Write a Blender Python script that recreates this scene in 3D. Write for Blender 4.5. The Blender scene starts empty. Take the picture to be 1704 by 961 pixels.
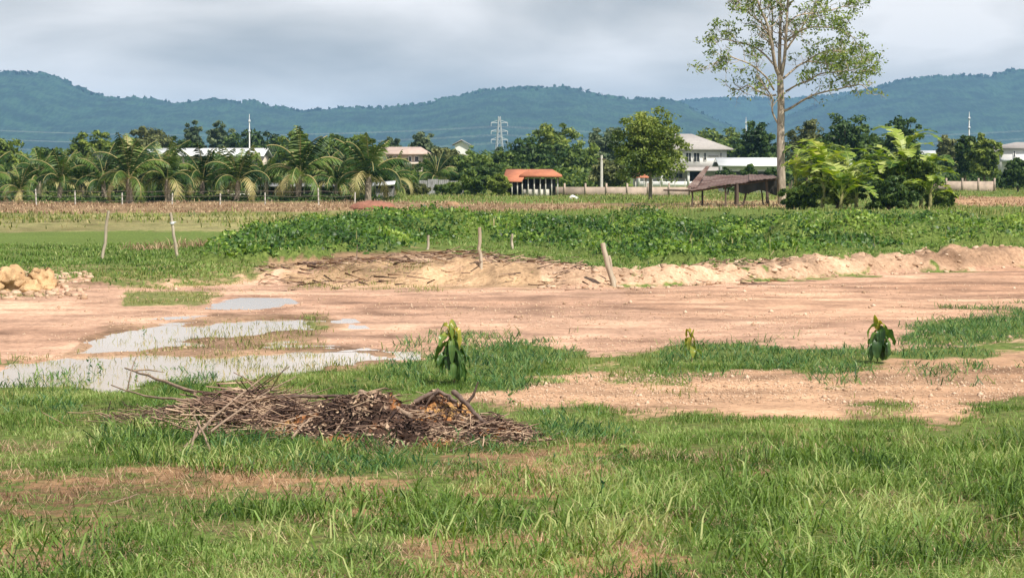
import bpy, math, random
import numpy as np
from mathutils import Matrix, Vector
PI = math.pi
rng = np.random.default_rng(11)
random.seed(11)
S = bpy.context.scene
# ------------------------------------------------------------------ camera
F, CX, CY, HOR, CAMZ = 3843.0, 852.0, 480.5, 285.0, 2.0
PITCH = math.atan((CY - HOR) / F)
cam = bpy.data.objects.new('camera', bpy.data.cameras.new('camera'))
S.collection.objects.link(cam); S.camera = cam
cam.location = (0, 0, CAMZ)
cam.rotation_euler = (PI / 2 - PITCH, 0, 0)
cam.data.sensor_width = 36; cam.data.lens = 36 * F / 1704
cam.data.clip_start = 0.5; cam.data.clip_end = 20000
# ------------------------------------------------------------------ light
SUN_EL, SUN_AZ = math.radians(53), math.radians(142)     # azimuth measured from +Y (view direction) towards +X (right)
W = bpy.data.worlds.new('World'); S.world = W; W.use_nodes = True
nt = W.node_tree; nt.nodes.clear()
def N(nt, t, **k):
    n = nt.nodes.new(t)
    for a, b in k.items():
        if a.startswith('i_'):
            n.inputs[a[2:].replace('_', ' ')].default_value = b
        else: setattr(n, a, b)
    return n
def ramp(nt, stops, interp='LINEAR'):
    r = nt.nodes.new('ShaderNodeValToRGB'); e = r.color_ramp.elements
    r.color_ramp.interpolation = interp
    while len(e) > 1: e.remove(e[0])
    e[0].position = stops[0][0]; c = stops[0][1]; e[0].color = (*c, 1) if len(c) == 3 else c
    for p, c in stops[1:]:
        x = e.new(p); x.color = (*c, 1) if len(c) == 3 else c
    return r
L = nt.links.new
sky = N(nt, 'ShaderNodeTexSky', sky_type='NISHITA', sun_disc=False, sun_elevation=SUN_EL, sun_rotation=SUN_AZ)
bgs = N(nt, 'ShaderNodeBackground', i_Strength=0.06); L(sky.outputs[0], bgs.inputs[0])
tc = N(nt, 'ShaderNodeTexCoord'); mp = N(nt, 'ShaderNodeMapping'); mp.inputs['Scale'].default_value = (1, 1, 3.2)
L(tc.outputs['Generated'], mp.inputs[0])
n1 = N(nt, 'ShaderNodeTexNoise', i_Scale=7.0, i_Detail=6.0, i_Roughness=0.48, i_Distortion=0.3); L(mp.outputs[0], n1.inputs[0])
n2 = N(nt, 'ShaderNodeTexNoise', i_Scale=3.1, i_Detail=3.0); L(mp.outputs[0], n2.inputs[0])
ad = N(nt, 'ShaderNodeMath', operation='MULTIPLY_ADD'); ad.inputs[1].default_value = 0.4
L(n2.outputs[0], ad.inputs[0]); 
m0 = N(nt, 'ShaderNodeMath', operation='MULTIPLY'); m0.inputs[1].default_value = 0.7
L(n1.outputs[0], m0.inputs[0]); L(m0.outputs[0], ad.inputs[2])
cr = ramp(nt, [(0.43, (0.46, 0.46, 0.455)), (0.49, (0.58, 0.57, 0.555)), (0.54, (0.70, 0.68, 0.66)), (0.62, (0.90, 0.87, 0.85))])
L(ad.outputs[0], cr.inputs[0])
bgc = N(nt, 'ShaderNodeBackground', i_Strength=1.0); L(cr.outputs[0], bgc.inputs[0])
sep = N(nt, 'ShaderNodeSeparateXYZ'); L(tc.outputs['Generated'], sep.inputs[0])
mr = N(nt, 'ShaderNodeMapRange'); mr.inputs[1].default_value = 0.22; mr.inputs[2].default_value = 0.5
mr.inputs[3].default_value = 1.0; mr.inputs[4].default_value = 0.15
L(sep.outputs[2], mr.inputs[0])
mx = N(nt, 'ShaderNodeMixShader'); L(mr.outputs[0], mx.inputs[0]); L(bgs.outputs[0], mx.inputs[1]); L(bgc.outputs[0], mx.inputs[2])
wo = N(nt, 'ShaderNodeOutputWorld'); L(mx.outputs[0], wo.inputs[0])
sl = bpy.data.lights.new('sun', 'SUN'); sl.energy = 5.0; sl.angle = math.radians(0.5); sl.color = (1, 0.94, 0.84)
so = bpy.data.objects.new('sun', sl); S.collection.objects.link(so)
sdir = Vector((math.sin(SUN_AZ) * math.cos(SUN_EL), math.cos(SUN_AZ) * math.cos(SUN_EL), math.sin(SUN_EL)))
so.rotation_euler = (-sdir).to_track_quat('-Z', 'Y').to_euler()
so.location = (30, -30, 60)
S.view_settings.view_transform = 'Standard'; S.view_settings.look = 'None'
S.view_settings.exposure = 0.38; S.view_settings.gamma = 1; S.view_settings.use_curve_mapping = False
S.cycles.use_denoising = True; S.cycles.max_bounces = 6; S.cycles.transparent_max_bounces = 4
S.cycles.volume_bounces = 0; S.cycles.sample_clamp_indirect = 4
# ------------------------------------------------------------------ projection helpers (photograph coordinates -> world)
Fv = np.array([0, math.cos(PITCH), -math.sin(PITCH)]); Uv = np.array([0, math.sin(PITCH), math.cos(PITCH)])
def P(px, py, Y):
    d = np.array([px - CX, 0, 0.]) + F * Fv - (py - CY) * Uv
    return np.array([0, 0, CAMZ]) + d * (Y / d[1])
def G(px, py, z=0.0):
    d = np.array([px - CX, 0, 0.]) + F * Fv - (py - CY) * Uv
    return np.array([0, 0, CAMZ]) + d * ((z - CAMZ) / d[2])
def proj(x, y, z=0.0):
    z = z - CAMZ
    zf = y * Fv[1] + z * Fv[2]; yu = y * Uv[1] + z * Uv[2]
    zf = np.maximum(zf, 0.1)
    return CX + F * x / zf, CY - F * yu / zf
def YG(py): return float(G(CX, py)[1])
# ------------------------------------------------------------------ noise
def _h(ix, iy, s):
    n = (ix.astype(np.int64) * 374761393 + iy.astype(np.int64) * 668265263 + s * 974634777) & 0xffffffff
    n = ((n ^ (n >> 13)) * 1274126177) & 0xffffffff
    return ((n ^ (n >> 16)) & 0xffff) / 65535.0
def vn(x, y, s=0):
    x0 = np.floor(x); y0 = np.floor(y); fx = x - x0; fy = y - y0
    fx = fx * fx * (3 - 2 * fx); fy = fy * fy * (3 - 2 * fy)
    a = _h(x0, y0, s); b = _h(x0 + 1, y0, s); c = _h(x0, y0 + 1, s); d = _h(x0 + 1, y0 + 1, s)
    return (a + (b - a) * fx) * (1 - fy) + (c + (d - c) * fx) * fy
def fbm(x, y, sc=1.0, o=4, s=0):
    x = np.asarray(x, float) / sc; y = np.asarray(y, float) / sc
    r = 0; a = 1; t = 0
    for k in range(o):
        r = r + a * vn(x, y, s + k * 17); t += a; a *= .5; x = x * 2.03 + 5.3; y = y * 2.03 + 1.7
    return r / t - 0.5
def inpoly(px, py, poly):
    r = np.zeros(px.shape, bool); n = len(poly); j = n - 1
    for i in range(n):
        xi, yi = poly[i]; xj, yj = poly[j]
        if yi != yj:
            c = ((yi > py) != (yj > py)) & (px < (xj - xi) * (py - yi) / (yj - yi) + xi)
            r ^= c
        j = i
    return r
_wc = {}
def _wander(x, y):
    key = (id(x), id(y))
    if key not in _wc or _wc[key][0] is not x:
        if len(_wc) > 3: _wc.clear()
        px, py = proj(x, y); k = np.clip(py - HOR, 1, 700); yy = np.maximum(y, 3)
        b0 = fbm(x, y, 1.3, 4, 200) * 3.5; a0 = fbm(x, y, 1.1, 4, 100) * .22
        W_ = []
        for i in range(4):
            f = fbm(x, y, .25, 3, 130 + i * 7)
            W_.append(((b0 + f[::1] * 1.6 * (-1) ** i) / yy * 260, (a0 + f * .12) * k * .8))
        _wc[key] = (x, y, px, py, W_)
    return _wc[key]
def soft(x, y, poly, wob=1.0, reps=4):
    """how far a ground point lies inside a region whose outline is given on the ground; edges wander"""
    x = np.atleast_1d(x); y = np.atleast_1d(y)
    _, _, px, py, W_ = _wander(x, y); P_ = np.array(poly, float); r = np.zeros(px.shape)
    xs = 130 * wob + 60; k = (py > P_[:, 1].min() - 200 * wob) & (py < P_[:, 1].max() + 200 * wob) & (px > P_[:, 0].min() - xs * 3) & (px < P_[:, 0].max() + xs * 3)
    if not k.any(): return r
    qx, qy = px[k], py[k]; q = 0.
    for i in range(reps): q = q + inpoly(qx + wob * W_[i][0][k], qy + wob * W_[i][1][k], poly)
    r[k] = q / reps
    return r
# ------------------------------------------------------------------ regions of the ground
ROAD = [(-900, 492), (0, 488), (120, 480), (210, 476), (330, 472), (440, 468), (560, 462), (700, 462), (860, 468), (960, 474), (1030, 479), (1120, 472), (1250, 463), (1400, 456), (1704, 442), (2400, 425),
        (2400, 585), (1704, 575), (1660, 572), (1480, 583), (1440, 580), (1280, 574), (1100, 577), (990, 588), (940, 583), (800, 590), (650, 600), (600, 612), (-900, 625)]
BAND = [(760, 655), (850, 632), (960, 612), (1080, 612), (1180, 618), (1330, 612), (1440, 602), (1500, 592), (1704, 590), (2400, 590), (2400, 655), (1704, 658), (1640, 684), (1560, 690), (1470, 682), (1340, 690), (1250, 696), (1170, 682), (1060, 676), (960, 668), (850, 672), (770, 668)]
BARE = [[(-300, 776), (250, 768), (380, 775), (520, 790), (620, 800), (600, 830), (500, 835), (330, 825), (150, 800), (-300, 800)],
        [(-300, 848), (130, 842), (240, 850), (215, 866), (60, 872), (-300, 868)],
        [(740, 775), (900, 765), (1090, 770), (1060, 786), (900, 805), (760, 802)],
        [(720, 925), (930, 918), (1060, 930), (1150, 940), (1180, 975), (700, 975)],
        [(1230, 740), (1330, 730), (1330, 745), (1240, 750)],
        [(560, 835), (640, 828), (700, 850), (620, 870), (560, 860)],
        [(-300, 905), (60, 900), (110, 920), (0, 930), (-300, 930)],
        [(430, 640), (560, 648), (520, 664), (430, 660)]]
DRYROAD = [(430, 432), (560, 428), (660, 425), (780, 432), (900, 448), (1030, 462), (1030, 482), (820, 478), (600, 474), (470, 476)]
TUFTS = [  # dark tussocks
    [(640, 598), (800, 582), (980, 576), (985, 592), (900, 602), (860, 625), (780, 636), (700, 632), (650, 618)],
    [(1095, 575), (1180, 567), (1280, 572), (1420, 580), (1470, 590), (1430, 603), (1330, 612), (1200, 612), (1110, 602)],
    [(1500, 556), (1580, 524), (1704, 517), (2200, 520), (2200, 572), (1704, 570), (1500, 570)],
    [(-200, 640), (70, 636), (135, 650), (110, 668), (-200, 672)],
    [(1480, 586), (1600, 582), (1670, 590), (1640, 600), (1500, 600)],
    [(160, 700), (260, 690), (500, 705), (560, 740), (900, 735), (880, 700), (930, 672), (1050, 700), (1000, 745), (880, 765), (700, 770), (600, 800), (520, 785), (300, 770), (180, 740)],
    [(270, 630), (340, 622), (350, 640), (260, 648)]]
PALE = [[(1000, 622), (1070, 606), (1150, 622), (1150, 642), (1030, 640)], [(200, 487), (300, 484), (370, 492), (330, 508), (210, 510)], [(500, 530), (545, 530), (545, 548), (500, 548)],
        [(1370, 644), (1410, 640), (1415, 654), (1370, 656)], [(1540, 556), (1600, 546), (1640, 560), (1560, 566)]]
PUD = [([(-900, 628), (0, 612), (60, 606), (110, 592), (240, 588), (420, 590), (600, 584), (640, 596), (560, 604), (500, 618), (420, 628), (250, 634), (170, 652), (110, 640), (0, 645), (-900, 665)], 1.0),
       ([(120, 586), (190, 552), (270, 541), (400, 534), (500, 530), (520, 545), (440, 556), (300, 572), (200, 584)], 0.55),
       ([(350, 506), (390, 498), (470, 498), (500, 506), (430, 513), (370, 512)], 0.7)]
MARGIN = [(90, 590), (180, 545), (300, 530), (520, 520), (580, 535), (520, 560), (600, 575), (660, 590), (600, 615), (300, 600)]
WEED = [(335, 442), (370, 410), (450, 383), (560, 368), (2200, 366), (2200, 402), (1704, 414), (1560, 420), (1480, 425), (1380, 431), (1250, 440), (1150, 450), (1060, 446), (940, 428), (860, 405), (700, 414), (620, 428), (520, 440), (430, 444)]
VERGE = [(-900, 412), (380, 405), (2400, 380), (2400, 420), (1704, 436), (1500, 446), (1300, 455), (1150, 464), (1050, 468), (900, 448), (800, 428), (700, 418), (560, 432), (430, 446), (420, 462), (330, 474), (130, 478), (70, 470), (-900, 470)]
DARKWEED = [[(370, 440), (400, 405), (470, 390), (620, 385), (650, 410), (600, 430), (500, 440)], [(860, 410), (880, 372), (960, 366), (1030, 375), (1020, 412), (940, 426)]]
def bumpf(x, y, cpx, Yc, rx, ry, h):
    cx = (cpx - CX) / F * Yc
    q = ((x - cx) / rx) ** 2 + ((y - Yc) / ry) ** 2
    return h * np.exp(-q * 1.4)
BANKX = [-900, 0, 430, 600, 800, 1000, 1060, 1250, 1400, 1704, 2400]
BANKY = [486, 484, 470, 468, 474, 480, 479, 466, 458, 444, 425]
BANKH = [0.03, .05, .14, .24, .30, .24, .24, .29, .30, .33, .33]
def bank(x, y):
    px, py = proj(x, y)
    yb = np.interp(px, BANKX, BANKY); h = np.interp(px, BANKX, BANKH)
    Yb = 2 * F / (yb - HOR)
    s = (y - Yb) + fbm(x, y, 1.6, 3, 41) * 1.2
    up = np.clip(s / 0.9, 0, 1); up = up * up * (3 - 2 * up)
    dn = np.exp(-np.clip(s - 1.6, 0, None) / 2.5)
    m = up * (0.35 + 0.65 * dn) * (s > 0)
    rough = np.clip(s / .4, 0, 1) * np.exp(-np.clip(s - 3, 0, None) / 1.5)
    return h * m * (1 + 0.9 * fbm(x, y, .9, 4, 43)) + rough * h * (np.abs(fbm(x, y, .5, 5, 47)) - .1) * 1.7
_r = random.Random(5)
BUSHES = [(_r.uniform(700, 1760), _r.uniform(56, 79), _r.uniform(.6, 1.5), _r.uniform(.8, 2.0), _r.uniform(.35, .85)) for _ in range(24)] + [(_r.uniform(390, 700), _r.uniform(54, 70), _r.uniform(.5, 1.1), _r.uniform(.6, 1.5), _r.uniform(.12, .3)) for _ in range(8)]
def weedh(x, y):
    bs = 0
    for b_ in BUSHES: bs = np.maximum(bs, bumpf(x, y, *b_))
    return weedh0(x, y) + bs * (.75 + fbm(x, y, .5, 3, 57)) * np.clip(soft(x, y, WEED, .5) * 3, 0, 1)
def weedh0(x, y):
    m = soft(x, y, WEED, .5)
    return m * np.clip(0.13 + 0.8 * fbm(x, y, 2.6, 4, 51), .02, 1) + bumpf(x, y, 520, 53.5, 2.4, 2.2, .45) + bumpf(x, y, 650, 66, 2.6, 5, .50) + bumpf(x, y, 560, 60, 2.8, 4, .30) + bumpf(x, y, 940, 60, 1.5, 3.0, .62) + bumpf(x, y, 1130, 64, 3, 7, .25)
def gz(x, y):
    x = np.atleast_1d(np.asarray(x, float)); y = np.atleast_1d(np.asarray(y, float))
    z = fbm(x, y, 9, 3, 3) * .10 * np.clip(y / 30, 0, 1) + fbm(x, y, 1.2, 4, 5) * .05
    pd = 0
    for poly, k in PUD: pd = np.maximum(pd, soft(x, y, poly, .35) * k)
    mg = soft(x, y, MARGIN, .6)
    calm = np.clip(1 - 1.0 * np.maximum(pd, mg), 0, 1)
    z = z * (0.15 + .85 * calm) - pd * 0.035 + mg * (fbm(x, y, .45, 4, 9) * .085 + .004) * (pd < .5)
    z = z + bank(x, y)
    far = (y > 75) & (y < 400)
    z = z + far * np.clip((y - 75) / 15, 0, 1) * fbm(x, y * 2.5, 2.5, 4, 61) * .22
    # field bunds beyond the weeds
    for yy, hh in ((103, .12), (84, .08), (150, .15), (196, .2)):
        z = z + hh * np.exp(-((y - yy - fbm(x, y * 0, 14, 3, 7) * 3) / 1.1) ** 2)
    return z
def gzf(x, y): return float(np.ravel(gz(np.array([x]), np.array([y])))[0])
# ------------------------------------------------------------------ mesh building
class MB:
    def __init__(s): s.v = []; s.f = []; s.r = []; s.n = 0
    def add(s, v, f, r=None):
        v = np.asarray(v, float).reshape(-1, 3); f = np.asarray(f, np.int64)
        s.v.append(v); s.f.append(f + s.n); s.n += len(v)
        s.r.append(np.full(len(f), 0.5) if r is None else np.broadcast_to(np.asarray(r, float), (len(f),)))
        return s
    def build(s, name, mat, parent=None, loc=(0, 0, 0), smooth=False):
        me = bpy.data.meshes.new(name)
        v = np.concatenate(s.v); me.vertices.add(len(v)); me.vertices.foreach_set('co', v.ravel())
        tot = np.concatenate([np.full(len(f), f.shape[1]) for f in s.f]); lp = np.concatenate([f.ravel() for f in s.f])
        me.loops.add(len(lp)); me.loops.foreach_set('vertex_index', lp.astype(np.int32))
        me.polygons.add(len(tot)); st = np.concatenate([[0], np.cumsum(tot)[:-1]])
        me.polygons.foreach_set('loop_start', st.astype(np.int32)); me.polygons.foreach_set('loop_total', tot.astype(np.int32))
        if smooth: me.polygons.foreach_set('use_smooth', np.ones(len(tot), bool))
        a = me.attributes.new('rnd', 'FLOAT', 'FACE'); a.data.foreach_set('value', np.concatenate(s.r).astype(np.float32))
        me.update(); me.validate()
        o = bpy.data.objects.new(name, me); S.collection.objects.link(o)
        me.materials.append(mat); o.location = loc
        if parent: o.parent = parent
        return o
def box(m, c, s, rz=0, rx=0, ry=0, r=.5):
    v = np.array([[i, j, k] for i in (-.5, .5) for j in (-.5, .5) for k in (-.5, .5)]) * np.array(s)
    R = np.array(Matrix.Rotation(rz, 3, 'Z') @ Matrix.Rotation(ry, 3, 'Y') @ Matrix.Rotation(rx, 3, 'X'))
    v = v @ R.T + np.array(c)
    m.add(v, [[0, 1, 3, 2], [4, 6, 7, 5], [0, 4, 5, 1], [2, 3, 7, 6], [0, 2, 6, 4], [1, 5, 7, 3]], r); return m
def tube(m, pts, rad, n=6, r=.5, wob=0):
    pts = np.asarray(pts, float); k = len(pts); rad = np.broadcast_to(np.asarray(rad, float), (k,))
    t = np.gradient(pts, axis=0); t /= np.linalg.norm(t, axis=1)[:, None] + 1e-9
    ref = np.array([0.31, 0.17, 1.]) if abs(t[0][2]) < .9 else np.array([1., .2, .1])
    a = np.cross(t, ref); a /= np.linalg.norm(a, axis=1)[:, None] + 1e-9; b = np.cross(t, a)
    th = np.arange(n) * 2 * PI / n
    rr = rad[:, None] * (1 + (wob * (rng.random((k, n)) - .5) if wob else 0))
    v = pts[:, None] + a[:, None] * (np.cos(th) * rr)[..., None] + b[:, None] * (np.sin(th) * rr)[..., None]
    v = v.reshape(-1, 3); q = []
    for i in range(k - 1):
        for j in range(n): q.append([i * n + j, i * n + (j + 1) % n, (i + 1) * n + (j + 1) % n, (i + 1) * n + j])
    m.add(v, q, r); c = np.array([pts[0], pts[-1]])
    m.add(np.concatenate([v[:n], c[:1]]), [[(j + 1) % n, j, n] for j in range(n)], r)
    m.add(np.concatenate([v[-n:], c[1:]]), [[j, (j + 1) % n, n] for j in range(n)], r); return m
def unit(v): return v / (np.linalg.norm(v, axis=-1, keepdims=True) + 1e-9)
def leaves(m, pos, nor, ln, wd, r=None, g=rng):
    """one rhombus leaf per point"""
    n = len(pos); nor = unit(nor); t = unit(np.cross(nor, unit(g.normal(size=(n, 3))))); b = np.cross(nor, t)
    ln = np.broadcast_to(ln, (n,))[:, None]; wd = np.broadcast_to(wd, (n,))[:, None]
    v = np.stack([pos - t * ln, pos - b * wd + t * ln * .1, pos + t * ln - nor * ln * .25, pos + b * wd + t * ln * .1], 1).reshape(-1, 3)
    m.add(v, np.arange(4 * n).reshape(n, 4), g.random(n) if r is None else r)
def blades(m, base, h, w, lean, r=None, g=rng, az=None):
    """grass: curved three-triangle blades rooted at base"""
    n = len(base)
    if az is None: az = g.random(n) * 2 * PI
    d = np.stack([np.cos(az), np.sin(az), np.zeros(n)], 1)
    fa = g.random(n) * 2 * PI; s = np.stack([np.cos(fa), np.sin(fa), np.zeros(n)], 1)
    h = np.broadcast_to(h, (n,))[:, None]; w = np.broadcast_to(w, (n,))[:, None] * .5; lean = np.broadcast_to(lean, (n,))[:, None]
    up = np.array([0, 0, 1.])
    p1 = base + up * h * .55 + d * h * lean * .35; p2 = base + up * h * (1 - .35 * lean) + d * h * lean
    v = np.stack([base - s * w, base + s * w, p1 + s * w * .8, p1 - s * w * .8, p2], 1).reshape(-1, 3)
    o = (np.arange(n) * 5)[:, None]; rr = g.random(n) if r is None else r
    m.add(v, np.concatenate([o + 0, o + 1, o + 2, o + 3], 1), rr)
    m.add(np.zeros((0, 3)), np.zeros((0, 3), int))
    m.f[-1] = np.concatenate([o + 3, o + 2, o + 4], 1) + (m.n - 5 * n); m.r[-1] = np.asarray(rr)
# ------------------------------------------------------------------ materials
def mat(name):
    m = bpy.data.materials.new(name); m.use_nodes = True; t = m.node_tree; t.nodes.clear()
    o = N(t, 'ShaderNodeOutputMaterial'); return m, t, o
def leafm(name, cols, trans=.3, rough=.55, spec=.25, sc=.6, amt=.5):
    """foliage: colour varies leaf by leaf and in drifts across the plant"""
    m, t, o = mat(name); at = N(t, 'ShaderNodeAttribute', attribute_name='rnd')
    g = N(t, 'ShaderNodeNewGeometry'); nz = N(t, 'ShaderNodeTexNoise', i_Scale=sc, i_Detail=3.0); t.links.new(g.outputs['Position'], nz.inputs[0])
    a = N(t, 'ShaderNodeMapRange'); a.inputs[1].default_value = .3; a.inputs[2].default_value = .7; a.inputs[3].default_value = -amt * .5; a.inputs[4].default_value = amt * .5
    t.links.new(nz.outputs[0], a.inputs[0])
    s = N(t, 'ShaderNodeMath', operation='ADD'); t.links.new(at.outputs['Fac'], s.inputs[0]); t.links.new(a.outputs[0], s.inputs[1])
    k = len(cols); r = ramp(t, [(i / (k - 1) if k > 1 else 0, c) for i, c in enumerate(cols)]); t.links.new(s.outputs[0], r.inputs[0])
    p = N(t, 'ShaderNodeBsdfPrincipled', i_Roughness=rough); p.inputs['Specular IOR Level'].default_value = spec
    t.links.new(r.outputs[0], p.inputs['Base Color'])
    tr = N(t, 'ShaderNodeBsdfTranslucent'); hs = N(t, 'ShaderNodeHueSaturation', i_Hue=.485, i_Saturation=1.15, i_Value=1.5); t.links.new(r.outputs[0], hs.inputs['Color']); t.links.new(hs.outputs[0], tr.inputs[0])
    x = N(t, 'ShaderNodeMixShader'); x.inputs[0].default_value = trans; t.links.new(p.outputs[0], x.inputs[1]); t.links.new(tr.outputs[0], x.inputs[2]); t.links.new(x.outputs[0], o.inputs[0])
    return m
def solid(name, c1, c2=None, sc=3., rough=.8, bump=.3, metal=0, stretch=(1, 1, 1), det=5., spec=.3):
    m, t, o = mat(name); tc = N(t, 'ShaderNodeTexCoord'); mp = N(t, 'ShaderNodeMapping'); mp.inputs['Scale'].default_value = stretch
    t.links.new(tc.outputs['Object'], mp.inputs[0]); nz = N(t, 'ShaderNodeTexNoise', i_Scale=sc, i_Detail=det, i_Roughness=.65); t.links.new(mp.outputs[0], nz.inputs[0])
    c2 = c2 or tuple(x * .7 for x in c1); r = ramp(t, [(.32, c2), (.62, c1)]); t.links.new(nz.outputs[0], r.inputs[0])
    p = N(t, 'ShaderNodeBsdfPrincipled', i_Roughness=rough, i_Metallic=metal); p.inputs['Specular IOR Level'].default_value = spec
    t.links.new(r.outputs[0], p.inputs['Base Color'])
    if bump:
        b = N(t, 'ShaderNodeBump', i_Strength=bump, i_Distance=.05); t.links.new(nz.outputs[0], b.inputs['Height']); t.links.new(b.outputs[0], p.inputs['Normal'])
    t.links.new(p.outputs[0], o.inputs[0]); return m
# ------------------------------------------------------------------ objects and their descriptions
def tag(o, label, cat=None, group=None, kind=None):
    if label: o['label'] = label
    if cat: o['category'] = cat
    if group: o['group'] = group
    if kind: o['kind'] = kind
    return o
def thing(name, label, cat, loc=(0, 0, 0), rz=0, group=None):
    o = bpy.data.objects.new(name, None); S.collection.objects.link(o); o.location = tuple(loc); o.rotation_euler = (0, 0, rz); o.empty_display_size = .3
    return tag(o, label, cat, group)
def copy_tree(o, parent=None):
    c = o.copy(); S.collection.objects.link(c)
    if parent: c.parent = parent
    for ch in [x for x in S.collection.objects if x.parent == o]: copy_tree(ch, c)
    return c

# ================================================================== GROUND
rows = [5.0]
while rows[-1] < 60: rows.append(rows[-1] + min(max(.035, rows[-1] ** 2 * .00033), .13))
while rows[-1] < 120: rows.append(rows[-1] + .4)
while rows[-1] < 9400: rows.append(rows[-1] * 1.03)
rows = np.array(rows)
u = np.concatenate([-np.geomspace(3, .27, 26), np.linspace(-.26, .26, 380), np.geomspace(.27, 3, 26)])
YY, UU = np.meshgrid(rows, u, indexing='ij'); XX = UU * YY
z = gz(XX, YY)
wm = np.maximum(soft(XX, YY, WEED, .5), np.clip(weedh(XX, YY) * 9 - .6, 0, 1) * (YY > 45) * (YY < 90))
zw = weedh(XX, YY) * (YY > 45) * (YY < 90)
z = z + zw * .8
def paint(x, y):
    """colour of the bare ground with shade under turf (red, green, blue) and how much short green growth covers it"""
    sh = x.shape; col = np.empty(sh + (3,)); col[:] = (.15, .20, .055); g = np.full(sh, .8)
    def put(m, c, gg):
        nonlocal col, g
        col = col * (1 - m[..., None]) + np.array(c) * m[..., None]; g = g * (1 - m) + gg * m
    px, py = proj(x, y)
    R = lambda a, b: [(-3000, a), (5000, a), (5000, b), (-3000, b)]
    put((py < 300) * 1., (.10, .15, .05), .7)
    put(soft(x, y, R(318, 345), .3) * 1., (.16, .24, .05), .6)
    put(soft(x, y, [(-3000, 330), (640, 338), (760, 342), (1160, 340), (1160, 350), (760, 356), (640, 358), (-3000, 364)], .35), (.27, .19, .11), .25)
    put(soft(x, y, [(1150, 336), (1330, 336), (1330, 350), (1150, 350)], .35), (.40, .33, .17), .1)
    put(soft(x, y, [(1560, 331), (5000, 331), (5000, 347), (1560, 347)], .4), (.42, .27, .16), .1)
    put(soft(x, y, [(-3000, 364), (640, 358), (640, 370), (420, 386), (-3000, 388)], .5), (.28, .26, .12), .35)
    put(soft(x, y, [(-3000, 387), (400, 386), (370, 411), (-3000, 413)], .3), (.17, .25, .055), .9)
    put(soft(x, y, VERGE, .6), (.20, .18, .08), .8)
    put(wm if x.shape == wm.shape else soft(x, y, WEED, .5), (.06, .09, .025), .9)
    s = soft(x, y, R(444, 498), .3) * (px < 440); put(s * .8, (.38, .28, .16), .55)
    put(soft(x, y, R(615, 2500), .3), (.15, .125, .06), .7)  # soil colour darkened to stand in for shade between the grass blades
    put(soft(x, y, ROAD, .8), (.54, .35, .25), 0.)
    put(soft(x, y, [(1030, 486), (1250, 472), (1704, 450), (2400, 436), (2400, 525), (1600, 520), (1350, 545), (1100, 520)], 1.) * .8, (.50, .315, .215), 0.)
    put(soft(x, y, DRYROAD, .9), (.40, .275, .17), .16); put(np.clip(weedh(x, y) * 9 - .6, 0, 1) * (y > 45) * (y < 90), (.06, .09, .025), .9)
    b = np.interp(px, BANKX, BANKY); k = (py < b + 3) & (py > b - 36) & (px > 900); put(k * 1. * (bank(x, y) > .05) * (soft(x, y, VERGE, .9) < .3), (.50, .345, .235), .08)
    put(soft(x, y, BAND, .9), (.52, .335, .215), 0.)
    for i, q in enumerate(BARE): put(soft(x, y, q, 2.2) * .9, (.38, .235, .13), .08)
    put(soft(x, y, MARGIN, .6) * .8, (.40, .28, .185), .08)
    for q in PALE: put(soft(x, y, q, .9) * .8, (.30, .27, .12), .8)
    for q in TUFTS[:5]: put(soft(x, y, q, .8), (.14, .14, .06), .9)
    rd = np.maximum(soft(x, y, ROAD, .8), soft(x, y, BAND, .9)); col = col * (1 + rd * (.9 * fbm(x * .28, y, .7, 4, 411) + .5 * fbm(x, y, .35, 3, 412)))[..., None]
    pd = np.maximum.reduce([soft(x, y, a, 1.3) for a, _ in PUD] + [.7 * soft(x, y, MARGIN, .8)]); col = col * (1 - .38 * pd[..., None] * np.array([.9, 1.0, 1.05]))
    return np.clip(col, 0, 1), np.clip(g, 0, 1)
gc, gg = paint(XX, YY)
nr, nc = XX.shape
idx = np.arange(nr * nc).reshape(nr, nc)
q = np.stack([idx[:-1, :-1], idx[:-1, 1:], idx[1:, 1:], idx[1:, :-1]], -1).reshape(-1, 4)
m, t, o = mat('ground'); LK = t.links.new
at = N(t, 'ShaderNodeAttribute', attribute_name='soil'); ag = N(t, 'ShaderNodeAttribute', attribute_name='green')
ge = N(t, 'ShaderNodeNewGeometry')
na = N(t, 'ShaderNodeTexNoise', i_Scale=.9, i_Detail=9.0, i_Roughness=.62); LK(ge.outputs['Position'], na.inputs[0])
nb = N(t, 'ShaderNodeTexNoise', i_Scale=13.0, i_Detail=6.0, i_Roughness=.7); LK(ge.outputs['Position'], nb.inputs[0])
ncn = N(t, 'ShaderNodeTexNoise', i_Scale=.16, i_Detail=4.0); LK(ge.outputs['Position'], ncn.inputs[0])
r1 = ramp(t, [(.32, (.55, .52, .50)), (.44, (.86, .85, .84)), (.52, (1.02, 1.0, .98)), (.60, (1.12, 1.1, 1.08)), (.70, (1.38, 1.36, 1.33))]); LK(na.outputs[0], r1.inputs[0])
r2 = ramp(t, [(.30, (.38, .34, .31)), (.42, (.84, .82, .80)), (.55, (1.02, 1.0, 1.0)), (.70, (1.4, 1.36, 1.30))]); LK(nb.outputs[0], r2.inputs[0])
r3 = ramp(t, [(.35, (.80, .77, .75)), (.5, (1, 1, 1)), (.62, (1.18, 1.18, 1.16))]); LK(ncn.outputs[0], r3.inputs[0])
def mul(a, b):
    x = N(t, 'ShaderNodeMix', data_type='RGBA', blend_type='MULTIPLY'); x.inputs[0].default_value = 1; LK(a, x.inputs[6]); LK(b, x.inputs[7]); return x.outputs[2]
soilc = mul(mul(mul(at.outputs['Color'], r1.outputs[0]), r2.outputs[0]), r3.outputs[0])
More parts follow.
